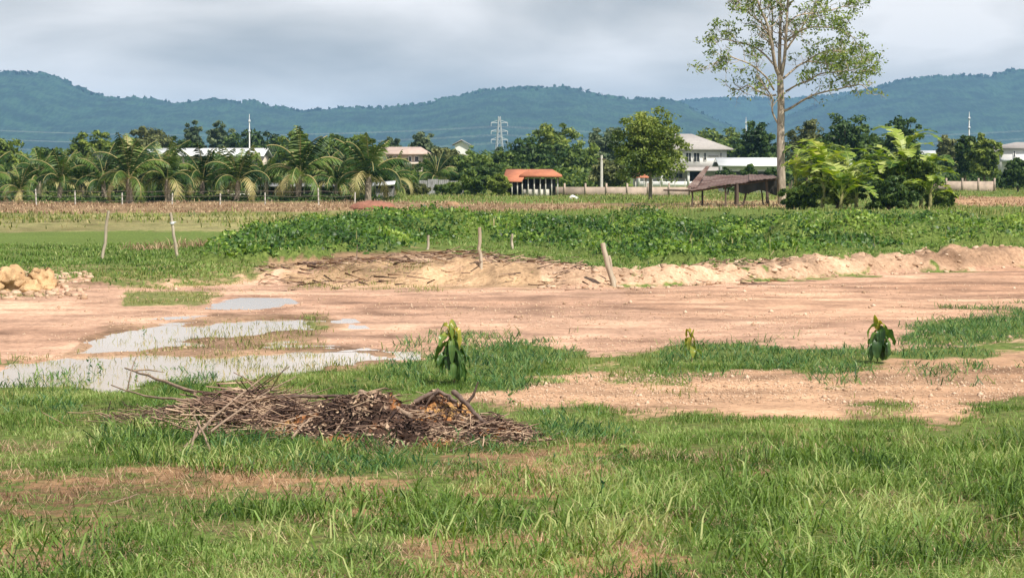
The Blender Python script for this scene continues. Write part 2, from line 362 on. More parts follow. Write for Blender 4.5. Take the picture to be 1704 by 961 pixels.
nd = N(t, 'ShaderNodeTexNoise', i_Scale=7.0, i_Detail=8.0, i_Roughness=.75); LK(ge.outputs['Position'], nd.inputs[0])
gr = ramp(t, [(.3, (.04, .06, .015)), (.5, (.11, .16, .035)), (.7, (.22, .27, .07))]); LK(nb.outputs[0], gr.inputs[0])
th = N(t, 'ShaderNodeMath', operation='SUBTRACT'); LK(ag.outputs['Fac'], th.inputs[0])
nm = N(t, 'ShaderNodeMapRange'); nm.inputs[1].default_value = .3; nm.inputs[2].default_value = .7; LK(nd.outputs[0], nm.inputs[0]); LK(nm.outputs[0], th.inputs[1])
tm = N(t, 'ShaderNodeMapRange'); tm.inputs[1].default_value = -.12; tm.inputs[2].default_value = .18; tm.inputs[4].default_value = .85; LK(th.outputs[0], tm.inputs[0])
mxg = N(t, 'ShaderNodeMix', data_type='RGBA'); LK(tm.outputs[0], mxg.inputs[0]); LK(soilc, mxg.inputs[6]); LK(gr.outputs[0], mxg.inputs[7])
pb = N(t, 'ShaderNodeBsdfPrincipled', i_Roughness=.95); pb.inputs['Specular IOR Level'].default_value = .12
LK(mxg.outputs[2], pb.inputs['Base Color'])
bm1 = N(t, 'ShaderNodeBump', i_Strength=.9, i_Distance=.12); LK(na.outputs[0], bm1.inputs['Height'])
bm2 = N(t, 'ShaderNodeBump', i_Strength=.8, i_Distance=.02); LK(nb.outputs[0], bm2.inputs['Height']); LK(bm1.outputs[0], bm2.inputs['Normal']); LK(bm2.outputs[0], pb.inputs['Normal'])
LK(pb.outputs[0], o.inputs[0]); GROUNDM = m
g_ = MB(); g_.add(np.stack([XX, YY, z], -1), q); ground = g_.build('ground', GROUNDM, smooth=True)
a = ground.data.attributes.new('soil', 'FLOAT_COLOR', 'POINT'); a.data.foreach_set('color', np.concatenate([gc.reshape(-1, 3), np.ones((nr * nc, 1))], 1).astype(np.float32).ravel())
a = ground.data.attributes.new('green', 'FLOAT', 'POINT'); a.data.foreach_set('value', gg.ravel().astype(np.float32))
tag(ground, 'pinkish bare earth and green fields spreading to the foot of the hills', 'ground', kind='structure')

# ---- puddles
m, t, o = mat('muddy_water'); p = N(t, 'ShaderNodeBsdfPrincipled', i_Roughness=.06); p.inputs['Base Color'].default_value = (.60, .47, .34, 1); p.inputs['IOR'].default_value = 1.33
p.inputs['Specular IOR Level'].default_value = .6
ge = N(t, 'ShaderNodeNewGeometry'); nz = N(t, 'ShaderNodeTexNoise', i_Scale=3.0, i_Detail=3.0); t.links.new(ge.outputs['Position'], nz.inputs[0])
b = N(t, 'ShaderNodeBump', i_Strength=.05, i_Distance=.01); t.links.new(nz.outputs[0], b.inputs['Height']); t.links.new(b.outputs[0], p.inputs['Normal']); t.links.new(p.outputs[0], o.inputs[0]); WATER = m
def sheet(name, pts, zz, mt, label):
    mb = MB(); v = [G(*q) for q in pts]; v = np.array([[a[0], a[1], zz] for a in v]); c = v.mean(0)
    n = len(v); mb.add(np.concatenate([v, [c]]), [[i, (i + 1) % n, n] for i in range(n)])
    return tag(mb.build(name, mt), label, 'water', kind='structure')
sheet('puddle_water', [(-900, 675), (-900, 602), (0, 596), (100, 588), (700, 582), (700, 604), (560, 614), (420, 640), (170, 662), (0, 660)], -.014, WATER, 'large milky rain puddle beside the debris heap, grass poking through')
sheet('puddle_water', [(60, 588.3), (100, 575), (190, 540), (270, 526), (480, 518), (580, 522), (640, 560), (640, 582.5), (100, 588)], -.012, WATER, 'shallow reed dotted puddle on the track behind the large one')
sheet('puddle_water', [(340, 512), (360, 500), (400, 494), (480, 494), (510, 506), (430, 518)], -.012, WATER, 'smallest puddle, a thin strip on the far side of the track')

# ================================================================== HILLS
HILLM = leafm('hill_forest', [(.008, .028, .022), (.016, .05, .034), (.035, .085, .045)], trans=0, rough=.9, sc=.012, amt=1.2)
def hill(pts, Y, dep, seed, label):
    pts = np.array(pts, float); px = np.arange(pts[0, 0], pts[-1, 0], 2.2); top = np.interp(px, pts[:, 0], pts[:, 1])
    # smooth the traced skyline a little, then add tree bumps
    kx = np.array([1, 2, 3, 2, 1]) / 9.; tp = np.convolve(np.pad(top, 2, 'edge'), kx, 'valid')
    X = (px - CX) / F * Y; H = (HOR - tp) / F * Y + CAMZ
    T = np.linspace(0, 1, 70); TT, XX2 = np.meshgrid(T, X, indexing='ij'); HH = np.broadcast_to(H, TT.shape)
    # spurs: ridges run down towards the camera
    w = fbm(XX2 + TT * 500 * (seed % 3 - 1), TT * 350, 420, 5, seed) * 1.1 + fbm(XX2 - TT * 400, TT * 900, 160, 4, seed + 3) * .5
    prof = TT ** .85
    Z = HH * np.clip(prof + w * np.sin(PI * np.clip(TT, 0, 1)) * .55, 0, None)
    Z = np.minimum(Z, HH * (.03 + TT))
    Z += fbm(XX2, TT * dep, 22, 3, seed + 9) * 9 * (.4 + TT)
    Yw = Y - dep * (1 - TT)
    Xw = XX2
    back = np.stack([X * (1 + 400 / Y), np.full_like(X, Y + 500), H * .2 - 1], -1)[None]
    V = np.concatenate([np.stack([Xw, Yw, Z], -1), back]); V[0, :, 2] = -.5
    n, k, _ = V.shape; ix = np.arange(n * k).reshape(n, k)
    q = np.stack([ix[:-1, :-1], ix[:-1, 1:], ix[1:, 1:], ix[1:, :-1]], -1).reshape(-1, 4)
    mb = MB(); mb.add(V, q, rng.random(len(q))); 
    # trees standing along the crest
    n = 1500; xs = rng.uniform(X[0], X[-1], n); hh = np.interp(xs, X, H)
    leaves(mb, np.stack([xs, np.full(n, Y - 4) + rng.uniform(-60, 30, n), hh + rng.uniform(-8, 1.5, n)], 1), rng.normal(size=(n, 3)) + [0, -1.5, .4], rng.uniform(3, 7, n), rng.uniform(3, 6, n))
    return tag(mb.build('hill', HILLM), label, 'hill', kind='structure')
hill([(-900, 175), (-500, 140), (-200, 125), (0, 120), (30, 122), (75, 123), (110, 133), (140, 148), (175, 160), (205, 165), (235, 162), (270, 168), (300, 173), (330, 171), (352, 165), (392, 169), (402, 174), (420, 166), (440, 174), (480, 181), (500, 184), (560, 181), (600, 179), (640, 179), (700, 174), (718, 171), (740, 164), (780, 158), (800, 151), (835, 148), (880, 146), (930, 144), (955, 148), (1000, 159), (1040, 164), (1080, 165), (1110, 166), (1130, 172), (1160, 186), (1200, 205), (1250, 225), (1300, 250), (1350, 272)], 5000, 1500, 21, 'long forested blue ridge filling the left and middle of the skyline')
hill([(900, 260), (1000, 215), (1080, 182), (1130, 169), (1160, 165), (1200, 164), (1250, 163), (1310, 165), (1360, 161), (1430, 152), (1480, 150), (1600, 160), (1900, 190)], 7000, 1600, 31, 'palest farthest ridge seen behind the tall lone tree')
hill([(1180, 270), (1240, 226), (1300, 197), (1350, 178), (1400, 163), (1440, 150), (1470, 141), (1500, 133), (1560, 128), (1600, 126), (1640, 128), (1655, 123), (1680, 117), (1704, 119), (1800, 130), (2000, 120), (2500, 150)], 5600, 1500, 41, 'forested blue ridge rising at the right edge')
# ---- the air
m, t, o = mat('air'); vp = N(t, 'ShaderNodeVolumePrincipled'); vp.inputs['Color'].default_value = (.33, .63, 1.0, 1); vp.inputs['Density'].default_value = 1.1e-4; vp.inputs['Anisotropy'].default_value = .0
t.links.new(vp.outputs[0], o.inputs['Volume'])
mb = MB(); box(mb, (0, 4600, 140), (46000, 10600, 290)); hz = mb.build('haze', m); tag(hz, 'thin blue haze over the whole plain', 'haze', kind='stuff')
hz.location.z = 0
# ================================================================== TREES
BARK = solid('bark_grey', (.34, .29, .23), (.14, .11, .085), sc=5, stretch=(1, 1, .35), bump=.6)
BARKD = solid('bark_dark', (.16, .12, .09), (.07, .055, .04), sc=5, stretch=(1, 1, .35), bump=.5)
FOL = {
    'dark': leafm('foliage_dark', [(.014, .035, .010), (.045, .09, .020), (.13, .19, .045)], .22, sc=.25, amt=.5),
    'mid': leafm('foliage_mid', [(.025, .055, .012), (.09, .15, .028), (.22, .28, .06)], .28, sc=.25, amt=.5),
    'light': leafm('foliage_light', [(.04, .075, .015), (.15, .21, .035), (.34, .39, .10)], .3, sc=.25, amt=.5),
    'olive': leafm('foliage_olive', [(.04, .055, .02), (.12, .14, .045), (.24, .25, .10)], .25, sc=.25, amt=.5),
    'grey': leafm('foliage_grey', [(.04, .07, .03), (.11, .15, .07), (.22, .26, .13)], .25, sc=.25, amt=.5),
}
def crown_mesh(g, rx, ry, rz, ncl, per, leaf, flat=0, feather=0):
    m = MB(); C_ = []
    for i in range(ncl):
        d = unit(g.normal(size=3)); k = g.uniform(.35, .92) if i > ncl * .2 else g.uniform(.8, 1.0)
        c = d * k * np.array([rx, ry, rz])
        if c[2] < -rz * .7: c[2] *= .5
        C_.append(c); cr = g.uniform(.12, .27) * min(rx, rz) * (1.25 - .4 * k)
        n = int(per * g.uniform(.6, 1.3)); dd = unit(g.normal(size=(n, 3)) + [0, 0, .35])
        p = c + dd * cr * (g.random((n, 1)) ** .45) * [1.25, 1.25, .75 - .2 * flat]
        leaves(m, p, dd + g.normal(size=(n, 3)) * .7 + [0, -.1, .5], leaf * g.uniform(.6, 1.4, n), leaf * g.uniform(.3, .7, n), np.clip(g.normal(.5, .22, n) + g.normal() * .14, 0, 1), g)
    n = int(ncl * per * .3); dd = unit(g.normal(size=(n, 3))); p = dd * (g.random((n, 1)) ** .4) * np.array([rx, ry, rz]) * .78 * (.8 + .4 * fbm(dd[:, :1] * 3 + 9, dd[:, 2:] * 3, 1, 3, 5))
    leaves(m, p, dd + g.normal(size=(n, 3)), leaf * g.uniform(.8, 1.6, n), leaf * g.uniform(.4, .8, n), np.clip(g.normal(.35, .2, n), 0, 1), g)
    return m, C_
def tree(label, px, top, wid, Y, kind, base=None, ncl=95, per=42, leaf=None, trunkfrac=.25, group=None, name='tree', dz=0, bark=None, cat='tree'):
    g = np.random.default_rng(int(px * 7 + top * 3 + Y)); b = P(px, HOR, Y); sc = Y / F
    H = CAMZ + (HOR - top) * sc; rx = wid * sc * .5; loc = (b[0], Y, -.05)
    lowz = H * trunkfrac; rz = (H - lowz) * .5; zc = lowz + rz
    root = thing(name, label, cat, loc, 0, group)
    leaf = leaf or max(.14, Y * .00095)
    cm, C_ = crown_mesh(g, rx, rx * .9, rz, ncl, per, leaf)
    cm.build('crown', FOL[kind], root, (0, 0, zc))
    tm = MB(); r0 = max(.1, H * .022)
    tube(tm, [(0, 0, 0), (g.normal() * .1, 0, zc * .5), (g.normal() * .2, 0, zc * 1.15)], [r0, r0 * .75, r0 * .3], 7)
    for c in C_[::4]:
        s = (0, 0, zc * g.uniform(.55, .95)); e = c * .85 + [0, 0, zc]
        tube(tm, [s, (np.array(s) + e) / 2 + [0, 0, -.1 * H * .3], e], [r0 * .45, r0 * .28, r0 * .08], 5)
    tm.build('trunk', bark or BARKD, root, smooth=True)
    return root
TREES = [
 ('sunlit yellow green tree at the far left edge of the tree line', 8, 226, 95, 250, 'light'),
 ('low dark tree behind the leftmost palms', 82, 243, 75, 240, 'dark'),
 ('bushy yellow green tree rising left of the long pale roof', 155, 216, 90, 265, 'light'),
 ('mid green tree standing in front of the left end of the long pale roof', 205, 228, 80, 230, 'mid'),
 ('olive tree with a ragged flat top behind the long pale roof', 245, 206, 85, 330, 'olive'),
 ('greyish tall tree left of the mast, behind the long pale roof', 322, 198, 42, 400, 'grey'),
 ('greyish tall round tree just left of the mast', 368, 197, 50, 400, 'grey'),
 ('broad flat dark tree behind the mast', 425, 212, 130, 350, 'dark'),
 ('dark low tree behind the middle of the long pale roof', 300, 228, 120, 340, 'dark'),
 ('fresh green tree behind the palms right of the mast', 492, 216, 70, 260, 'light'),
 ('dense green tree behind the palms left of the cream house', 552, 219, 75, 250, 'mid'),
 ('green tree close to the left wall of the cream house', 598, 221, 66, 245, 'mid'),
 ('dark lower tree between the palms and the cream house', 555, 250, 110, 215, 'dark'),
 ('small round tree rising behind the cream house roof', 650, 222, 46, 380, 'grey'),
 ('feathery pale tree behind the right end of the cream house', 705, 214, 52, 330, 'grey'),
 ('olive tree right of the cream house under the white gable', 745, 243, 80, 250, 'olive'),
 ('low mid green tree in front of the white gable', 785, 250, 80, 230, 'mid'),
 ('dark wide bush tree at the left of the orange roof', 805, 268, 90, 215, 'dark'),
 ('bright low tree at the foot of the pylon', 835, 248, 60, 260, 'mid'),
 ('very dark dense round tree behind the orange roof', 885, 226, 130, 270, 'dark'),
 ('light green leafy tree peeping over the dark tree by the orange roof', 922, 204, 92, 310, 'light'),
 ('dark tree filling the gap right of the orange roof', 965, 235, 80, 280, 'mid'),
 ('greyish green tree left of the tall round tree', 1008, 206, 70, 330, 'grey'),
 ('olive understorey tree below the tall round tree', 1010, 262, 70, 205, 'olive'),
 ('light green tree over the right slope of the villa roof', 1195, 209, 90, 420, 'light'),
 ('dark tree against the left of the tall lone trunk', 1262, 196, 70, 260, 'dark'),
 ('mid green tree behind the shed and right of the villa', 1230, 226, 80, 380, 'mid'),
 ('olive green tree just right of the tall lone trunk', 1345, 200, 90, 250, 'olive'),
 ('dark glossy tree behind the banana clump', 1408, 184, 100, 230, 'dark'),
 ('dense green tree in the middle of the right hand group', 1440, 208, 90, 240, 'dark'),
 ('dark spiky topped tree above the right bananas', 1500, 194, 84, 230, 'dark'),
 ('mid green tree low behind the two banana clumps', 1370, 232, 110, 215, 'mid'),
 ('thin hazy green tree just right of the bananas', 1578, 219, 44, 300, 'olive'),
 ('dark narrow tree under the right hand mast', 1608, 214, 40, 235, 'dark'),
 ('light green tree beside the white building at right', 1638, 218, 58, 225, 'light'),
 ('dark shrub tree under the white house at the right edge', 1695, 262, 50, 210, 'dark'),
 ('olive tree crowning the roof at the right edge', 1698, 236, 40, 420, 'olive'),
 ('low dark tree in the gap behind the right banana clump', 1560, 258, 60, 250, 'dark'),
]
for tr in TREES: tree(*tr, group='trees of the distant tree line', trunkfrac=.12)
# the round tree in front of the villa, with a visible trunk
Yb = YG(334)
tree('large round airy tree with thin trunk in front of the villa', 1082, 173, 128, Yb, 'light', ncl=190, per=80, leaf=.12, trunkfrac=.10, bark=BARK)
for (px, top, wid, lb) in ((1078, 262, 70, 'pale hanging branches growth under the large round tree'), ):
    pass
# undergrowth that closes the tree line
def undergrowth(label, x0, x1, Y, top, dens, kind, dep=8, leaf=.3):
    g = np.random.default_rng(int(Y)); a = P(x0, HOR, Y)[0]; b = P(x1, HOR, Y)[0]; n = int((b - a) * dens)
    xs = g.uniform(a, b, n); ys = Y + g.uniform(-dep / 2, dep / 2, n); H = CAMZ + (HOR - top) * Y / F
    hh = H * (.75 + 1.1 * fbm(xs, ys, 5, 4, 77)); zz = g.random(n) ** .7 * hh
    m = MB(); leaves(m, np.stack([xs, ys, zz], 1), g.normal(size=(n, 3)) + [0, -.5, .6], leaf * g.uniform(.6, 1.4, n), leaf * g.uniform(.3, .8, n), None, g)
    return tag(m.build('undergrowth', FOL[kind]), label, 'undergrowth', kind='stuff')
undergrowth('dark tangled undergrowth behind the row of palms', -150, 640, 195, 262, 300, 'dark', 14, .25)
undergrowth('mid green hedge growth behind the cream house and orange roof', 560, 1045, 235, 278, 200, 'mid', 12, .3)
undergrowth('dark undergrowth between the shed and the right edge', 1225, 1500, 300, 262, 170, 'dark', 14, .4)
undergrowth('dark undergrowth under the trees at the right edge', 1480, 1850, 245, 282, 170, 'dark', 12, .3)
undergrowth('distant hazy wood closing the plain', -400, 2100, 600, 248, 60, 'mid', 60, .9)
undergrowth('low weeds around the palm stems, coloured dark for the shade there', -150, 660, 152, 322, 260, 'dark', 9, .15)  # dark foliage puts the shade at the palm bases into colour
# dark round clipped bushes before the white wall
for i, (px, top, w_) in enumerate(((1210, 271, 38), (1247, 266, 42), (1282, 270, 34))):
    lb = ('dark round bush nearest the villa, in front of the long white wall', 'middle and tallest dark round bush in front of the long white wall', 'dark round bush half behind the tall lone trunk')[i]
    tree(lb, px, top, w_, 190, 'dark', ncl=30, per=60, leaf=.14, trunkfrac=.05, name='bush', group='round bushes before the white wall', cat='bush')
for i, (px, top, w_, Y_, k_) in enumerate(((790, 285, 60, 180, 'mid'), (750, 300, 60, 185, 'mid'), (830, 290, 40, 178, 'light'), (690, 300, 50, 185, 'olive'), (1515, 248, 120, 119, 'mid'), (1480, 290, 100, 113, 'dark'), (1335, 300, 80, 114, 'mid'), (1565, 312, 60, 117, 'mid'), (1392, 268, 130, 119.5, 'light'))):
    lb = ('green bush beside the corrugated fence panels', 'low bush in front of the corrugated fence panels', 'small layered bush left of the orange roof', 'olive bush right of the corrugated hut',
          'dense small leaved bush filling the base of the right bananas', 'dark lower bush between the two banana groups', 'dark bush at the foot of the tall lone trunk', 'outermost low bush at the right of the banana clump', 'leafy yellow green growth under the left bananas')[i]
    tree(lb, px, top, w_, Y_, k_, ncl=60, per=110 if i > 3 else 50, leaf=.11 if i > 3 else .16, trunkfrac=.0, name='bush', group='bushes on the field edge', cat='bush')

# ---- coconut palms
PALM = leafm('palm_frond', [(.008, .026, .006), (.04, .09, .016), (.13, .20, .04), (.44, .38, .17)], .2, rough=.5, spec=.3, sc=.8, amt=.35)
PTR = solid('palm_trunk', (.36, .30, .23), (.15, .12, .09), sc=6, bump=.6)
def palm_meshes(seed):
    g = np.random.default_rng(seed); cm = MB(); nf = 15
    for i in range(nf):
        az = i * 2.399 + g.normal() * .2; age = i / nf; el = math.radians(86 - 66 * age ** 1.3 + g.normal() * 7); Lf = g.uniform(2.2, 2.9)
        d = np.array([math.cos(az), math.sin(az), 0]); pts = []; p = np.zeros(3); a = el; n = 14
        for k in range(n + 1):
            pts.append(p.copy()); p = p + (d * math.cos(a) + np.array([0, 0, 1]) * math.sin(a)) * Lf / n; a -= (.03 + .14 * age) * (1 + k * .07)
        pts = np.array(pts); tone = .05 + .62 * g.random() + (.5 if age > .8 else 0)
        tube(cm, pts + [0, 0, .02], np.linspace(.05, .018, n + 1), 4, .92)
        side = np.array([-math.sin(az), math.cos(az), 0])
        tt = np.linspace(.12, 1, 26); P_ = np.stack([np.interp(tt * n, np.arange(n + 1), pts[:, c]) for c in range(3)], 1)
        T_ = unit(np.gradient(P_, axis=0)); ll = .62 * np.sin(PI * (tt * .85 + .12)) + .12
        for s in (-1, 1):
            dirn = unit(side * s * .8 + T_ * .55 + np.array([0, 0, -.25 - .35 * g.random()])); w = T_ * .032
            e = P_ + dirn * (ll * g.uniform(.75, 1.15, 26))[:, None] + np.stack([0 * ll, 0 * ll, -g.uniform(0, .25, 26)], 1); mid = (P_ + e) / 2 + [0, 0, .05]
            v = np.stack([P_ - w, mid - w * 1.1, e, mid + w * 1.1, P_ + w], 1).reshape(-1, 3); o = (np.arange(26) * 5)[:, None]
            cm.add(v, np.concatenate([o, o + 1, o + 3, o + 4], 1), np.clip(tone + g.normal(size=26) * .08, 0, 1))
            cm.add(v, np.concatenate([o + 1, o + 2, o + 3], 1), np.clip(tone + g.normal(size=26) * .08, 0, 1))
    h = 1.0; tm = MB(); tube(tm, [(0, 0, 0), (.03, 0, h * .5), (.0, .02, h), (0, 0, h + .3)], [.2, .16, .17, .1], 8, wob=.2)
    return cm, tm
protos = []
ordn = ['first', 'second', 'third', 'fourth', 'fifth', 'sixth', 'seventh', 'eighth', 'ninth', 'tenth', 'eleventh', 'twelfth', 'thirteenth', 'fourteenth']
PALMS = [(62, 163, 1.1, 3), (250, 165, 1.2, 3), (365, 165, 1.1, 1), (530, 158, 1.0, 3), (585, 163, 1.15, 0), (640, 160, .95, 1), (-25, 146, .95, 2), (32, 143, .72, 0), (98, 150, 1.05, 1), (135, 158, 1.0, 3), (172, 150, 1.02, 2), (215, 145, 1.12, 0), (280, 147, 1.0, 1), (335, 150, .98, 2), (393, 148, 1.12, 3), (442, 158, 1.0, 1), (495, 149, 1.18, 0), (560, 156, .95, 2), (612, 147, 1.12, 3), (655, 180, .95, 0), (725, 215, 1.2, 2)]
PLAB = ['rear row palm between the small bright palm and its right neighbour', 'rear row palm right of the palm with brown drooping fronds', 'rear row palm under the right half of the long pale roof', 'front row palm above the left half of the low black shed', 'rear row palm left of the corrugated hut', 'palm just right of the corrugated hut', 'coconut palm cut by the left edge of the photo', 'small bright green palm nearest the left edge, behind the fence', 'coconut palm just right of the small bright palm', 'coconut palm with dark upright fronds under the gap in the trees',
        'coconut palm at the left of the tallest left hand palm', 'coconut palm with brown drooping lower fronds left of the pale roof', 'coconut palm under the left part of the long pale roof', 'coconut palm under the middle of the long pale roof',
        'coconut palm just left of and below the mast', 'coconut palm right of the mast, set farther back', 'big coconut palm at the left end of the low black shed', 'coconut palm above the middle of the low black shed',
        'big coconut palm beside the small corrugated hut', 'palm in front of the cream house', 'lone palm right of the cream house above the corrugated fence']
made = {}
for i, (px, Y, s, k) in enumerate(PALMS):
    if k not in made:
        r_ = thing('coconut_palm', '', 'palm tree'); cm, tm = palm_meshes(50 + k)
        cm.build('crown', PALM, r_, (0, 0, 1.2)); tm.build('trunk', PTR, r_, smooth=True); made[k] = r_; o_ = r_
    else: o_ = copy_tree(made[k])
    b = P(px, HOR, Y); o_.location = (b[0], Y, -.02); o_.rotation_euler = (0, 0, i * 1.3); sc_ = s * random.uniform(.88, 1.1); o_.rotation_euler = (random.uniform(-.08, .08), random.uniform(-.1, .1), i * 1.3); o_.scale = (sc_ * 1.02, sc_ * 1.02, sc_ * 1.05)
    tag(o_, PLAB[i], 'palm tree', 'row of coconut palms behind the fence')

# ---- banana plants
BAN = leafm('banana_leaf', [(.04, .09, .014), (.14, .23, .03), (.30, .39, .06), (.55, .58, .22)], .35, rough=.38, spec=.5, sc=.8, amt=.3)
BANS = solid('banana_stem', (.30, .28, .12), (.16, .15, .06), sc=5)
def banana(label, px, base, h, nl, seed, lean=0, Ls=1.0, bias=0.):
    g = np.random.default_rng(seed); Y = YG(base); b = P(px, base, Y); root = thing('banana_plant', label, 'banana plant', (b[0], Y, 0), 0, 'banana plants beside the shed')
    tm = MB(); tube(tm, [(0, 0, -.05), (lean * .4, 0, h * .4), (lean, 0, h)], [.12, .1, .06], 8); tm.build('stem', BANS, root, smooth=True)
    for i in range(int(nl * 1.35)):
        az = i * 2.6 + g.normal() * .4; el = math.radians(g.uniform(48, 86)); Lf = g.uniform(1.9, 2.8) * Ls
        d = np.array([math.cos(az) + bias, math.sin(az) * .7, 0]); d = unit(d); hf = g.uniform(.35, 1.0); p = np.array([lean * hf, 0, h * hf]); a = el; n = 22; pts = []
        for k in range(n + 1):
            pts.append(p.copy()); p = p + (d * math.cos(a) + np.array([0, 0, 1]) * math.sin(a)) * Lf / n; a -= .075 + .06 * g.random() if k > 3 else .01
        pts = np.array(pts); m = MB(); tube(m, pts, np.linspace(.03, .008, n + 1), 4, .8); T_ = unit(np.gradient(pts, axis=0)); side = unit(np.cross(T_, [0, 0, 1.])); upn = np.cross(side, T_)
        tone = g.uniform(.05, .75)
        for s in (-1, 1):
            k = 4
            while k < n:
                k2 = min(n, k + int(g.integers(1, 3))); t0, t1 = k / n, k2 / n
                w0 = .38 * Ls * math.sin(PI * min(1, max(.02, (t0 - .12) / .88))) ** .6; w1 = .38 * Ls * math.sin(PI * min(.985, max(.02, (t1 - .12) / .88))) ** .6
                dr = g.uniform(-.1, .9) * .5; gap = .5 * Lf * (t1 - t0) * g.random()
                e0 = pts[k] + (side[k] * s * w0 + upn[k] * w0 * (.25 - dr)) + T_[k] * .12; e1 = pts[k2] + (side[k2] * s * w1 + upn[k2] * w1 * (.25 - dr)) - T_[k2] * gap + T_[k2] * .08
                v = [pts[k], pts[k2], e1, e0]; m.add(v, [[0, 1, 2, 3]], np.clip(tone + g.normal() * .18, 0, 1)); k = k2
        m.build('leaf', BAN, root)
banana('tall leaning banana plant pressed against the tall trunk', 1322, 347, 2.9, 10, 301, .1, .85, .8)
banana('banana plant with the broad bright leaf spread right of the trunk', 1368, 350, 2.2, 12, 302, .15, 1.15)
banana('low banana plant at the front of the left group', 1398, 353, 1.0, 11, 303, .1, 1.1)
banana('upright banana plant behind the middle of the left group', 1350, 345, 2.9, 11, 311, .0, 1.0, .5)
banana('banana plant at the right of the left group, leaves reaching the bush', 1412, 346, 2.1, 11, 312, .0, .95)
banana('upright banana plant behind the tallest right hand one', 1478, 345, 2.4, 11, 313, .0, .95)
banana('low banana plant in front at the right edge of the clump', 1548, 351, 1.3, 9, 314, .0, .8)
banana('low yellowish banana plant between the two groups', 1425, 350, 1.2, 9, 304, .0, .9)
banana('tallest banana plant at the right of the clump with long arching leaves', 1500, 350, 2.9, 12, 305, .1, 1.2)
banana('banana plant drooping over the right edge of the bush', 1532, 349, 2.0, 10, 306, .1, 1.1)

# ---- the tall lone tree
LT = leafm('lone_tree_leaf', [(.05, .085, .022), (.15, .22, .045), (.32, .40, .10)], .35, sc=.5, amt=.4)
TB = solid('pale_mottled_bark', (.50, .42, .33), (.17, .13, .10), sc=4.5, stretch=(1, 1, .3), bump=.5)
Y0 = YG(345); bx = P(1300, 345, Y0); lone = thing('lone_tree', 'tall airy tree with pale trunk and thin foliage, standing beside the shed', 'tree', (bx[0], Y0, 0))
def tp(px, py, dy=0.): q = P(px, py, Y0 + dy); return q - np.array([bx[0], Y0, 0])
g = np.random.default_rng(5); wood = MB(); lv = MB()
def curve(ctrl, n=4):
    c = np.array(ctrl); t = np.linspace(0, len(c) - 1, (len(c) - 1) * n + 1); o = np.stack([np.interp(t, np.arange(len(c)), c[:, k]) for k in range(3)], 1)
    for _ in range(2): o[1:-1] = (o[:-2] + 2 * o[1:-1] + o[2:]) / 4
    return o
def clump(p, n, r=.28):
    pos = p + g.normal(size=(n, 3)) * r * [1, 1, .7] * .8
    leaves(lv, pos, g.normal(size=(n, 3)) + [.2, -.3, .6], g.uniform(.075, .14, n), g.uniform(.032, .06, n), np.clip(g.normal(.5, .25, n), 0, 1), g)
def twig(p, d, L_, r, dep, lf):
    n = 4; pts = [p]; dd = d.copy()
    for k in range(n):
        dd = unit(dd + g.normal(size=3) * .22 + [0, 0, .10]); pts.append(pts[-1] + dd * L_ / n)
    pts = np.array(pts); tube(wood, pts, np.linspace(r, r * .45, n + 1), 4 if dep < 2 else 5, .3)
    if dep <= 1:
        if g.random() < lf * .52: clump(pts[-1], int(g.integers(5, 14)), .2)
        if g.random() < lf * .25: clump(pts[2], int(g.integers(2, 5)), .2)
    if dep > 0:
        for k in range(int(g.integers(2, 4))):
            i = int(g.integers(1, n + 1)); nd = unit(dd + g.normal(size=3) * .75 * [1, 1, .7]); twig(pts[i], nd, L_ * g.uniform(.5, .75), r * .55, dep - 1, lf)
def limb(ctrl, r0, r1, lf, ntw, tl=1.3, start=.25):
    ctrl = [(1300 + (q[0] - 1300) * (.88 if abs(q[0] - 1300) > 25 else 1),) + tuple(q[1:]) for q in ctrl]; tl = tl * .8; r0 *= .85
    c = curve([tp(*q) for q in ctrl]); tube(wood, c, np.linspace(r0, r1, len(c)), 7, .5, .1)
    T_ = unit(np.gradient(c, axis=0))
    for k in range(ntw):
        i = int((start + (1 - start) * (k + g.random()) / ntw) * (len(c) - 1)); d = unit(T_[i] * .6 + g.normal(size=3) * .75); fr = i / len(c)
        twig(c[i], d, tl * g.uniform(.6, 1.2), max(.012, r1 * 1.0), 2, lf * min(1.25, .25 + 1.15 * fr))
    twig(c[-1], T_[-1], tl, max(.012, r1), 2, lf)
tk = curve([tp(1303, 352), tp(1301, 330), tp(1300, 290), tp(1299, 231), tp(1300, 180), tp(1299, 150), tp(1298, 125)])
tube(wood, tk, np.interp(np.linspace(0, 1, len(tk)), [0, .08, .3, 1], [.38, .27, .235, .17]), 12, .5, .08)
limb([(1297, 128), (1289, 108, -.3), (1285, 75, -.6), (1281, 60, -.8), (1274, 40, -1), (1262, 18, -1.3), (1250, -10, -1.6), (1238, -60, -2)], .13, .04, .45, 14)
limb([(1298, 128), (1297, 90, .2), (1298, 58, .3), (1299, 20, .5), (1300, -30, .6), (1302, -95, .6)], .14, .04, .4, 14)
limb([(1300, 128), (1306, 95, -.3), (1308, 58, -.5), (1310, 20, -.7), (1313, -30, -.8), (1320, -90, -1)], .13, .04, .5, 14)
limb([(1290, 108), (1284, 60, .6), (1286, 20, 1), (1278, -20, 1.4), (1270, -60, 1.8)], .08, .03, .4, 9)
limb([(1299, 212), (1291, 200), (1284, 184, -.3), (1287, 165, -.6), (1278, 152, -.8), (1266, 142, -1)], .07, .03, .4, 5, 1.1)
limb([(1292, 158), (1280, 160), (1268, 156, .5), (1250, 148, 1), (1236, 140, 1.4), (1222, 150, 1.6), (1212, 148, 1.8)], .07, .02, .6, 11, 1.0)
limb([(1288, 150), (1274, 130, -.5), (1255, 115, -1), (1238, 105, -1.5), (1215, 98, -2), (1200, 92, -2.2), (1184, 98, -2.4), (1172, 108, -2.4)], .07, .02, .7, 16, 1.1)
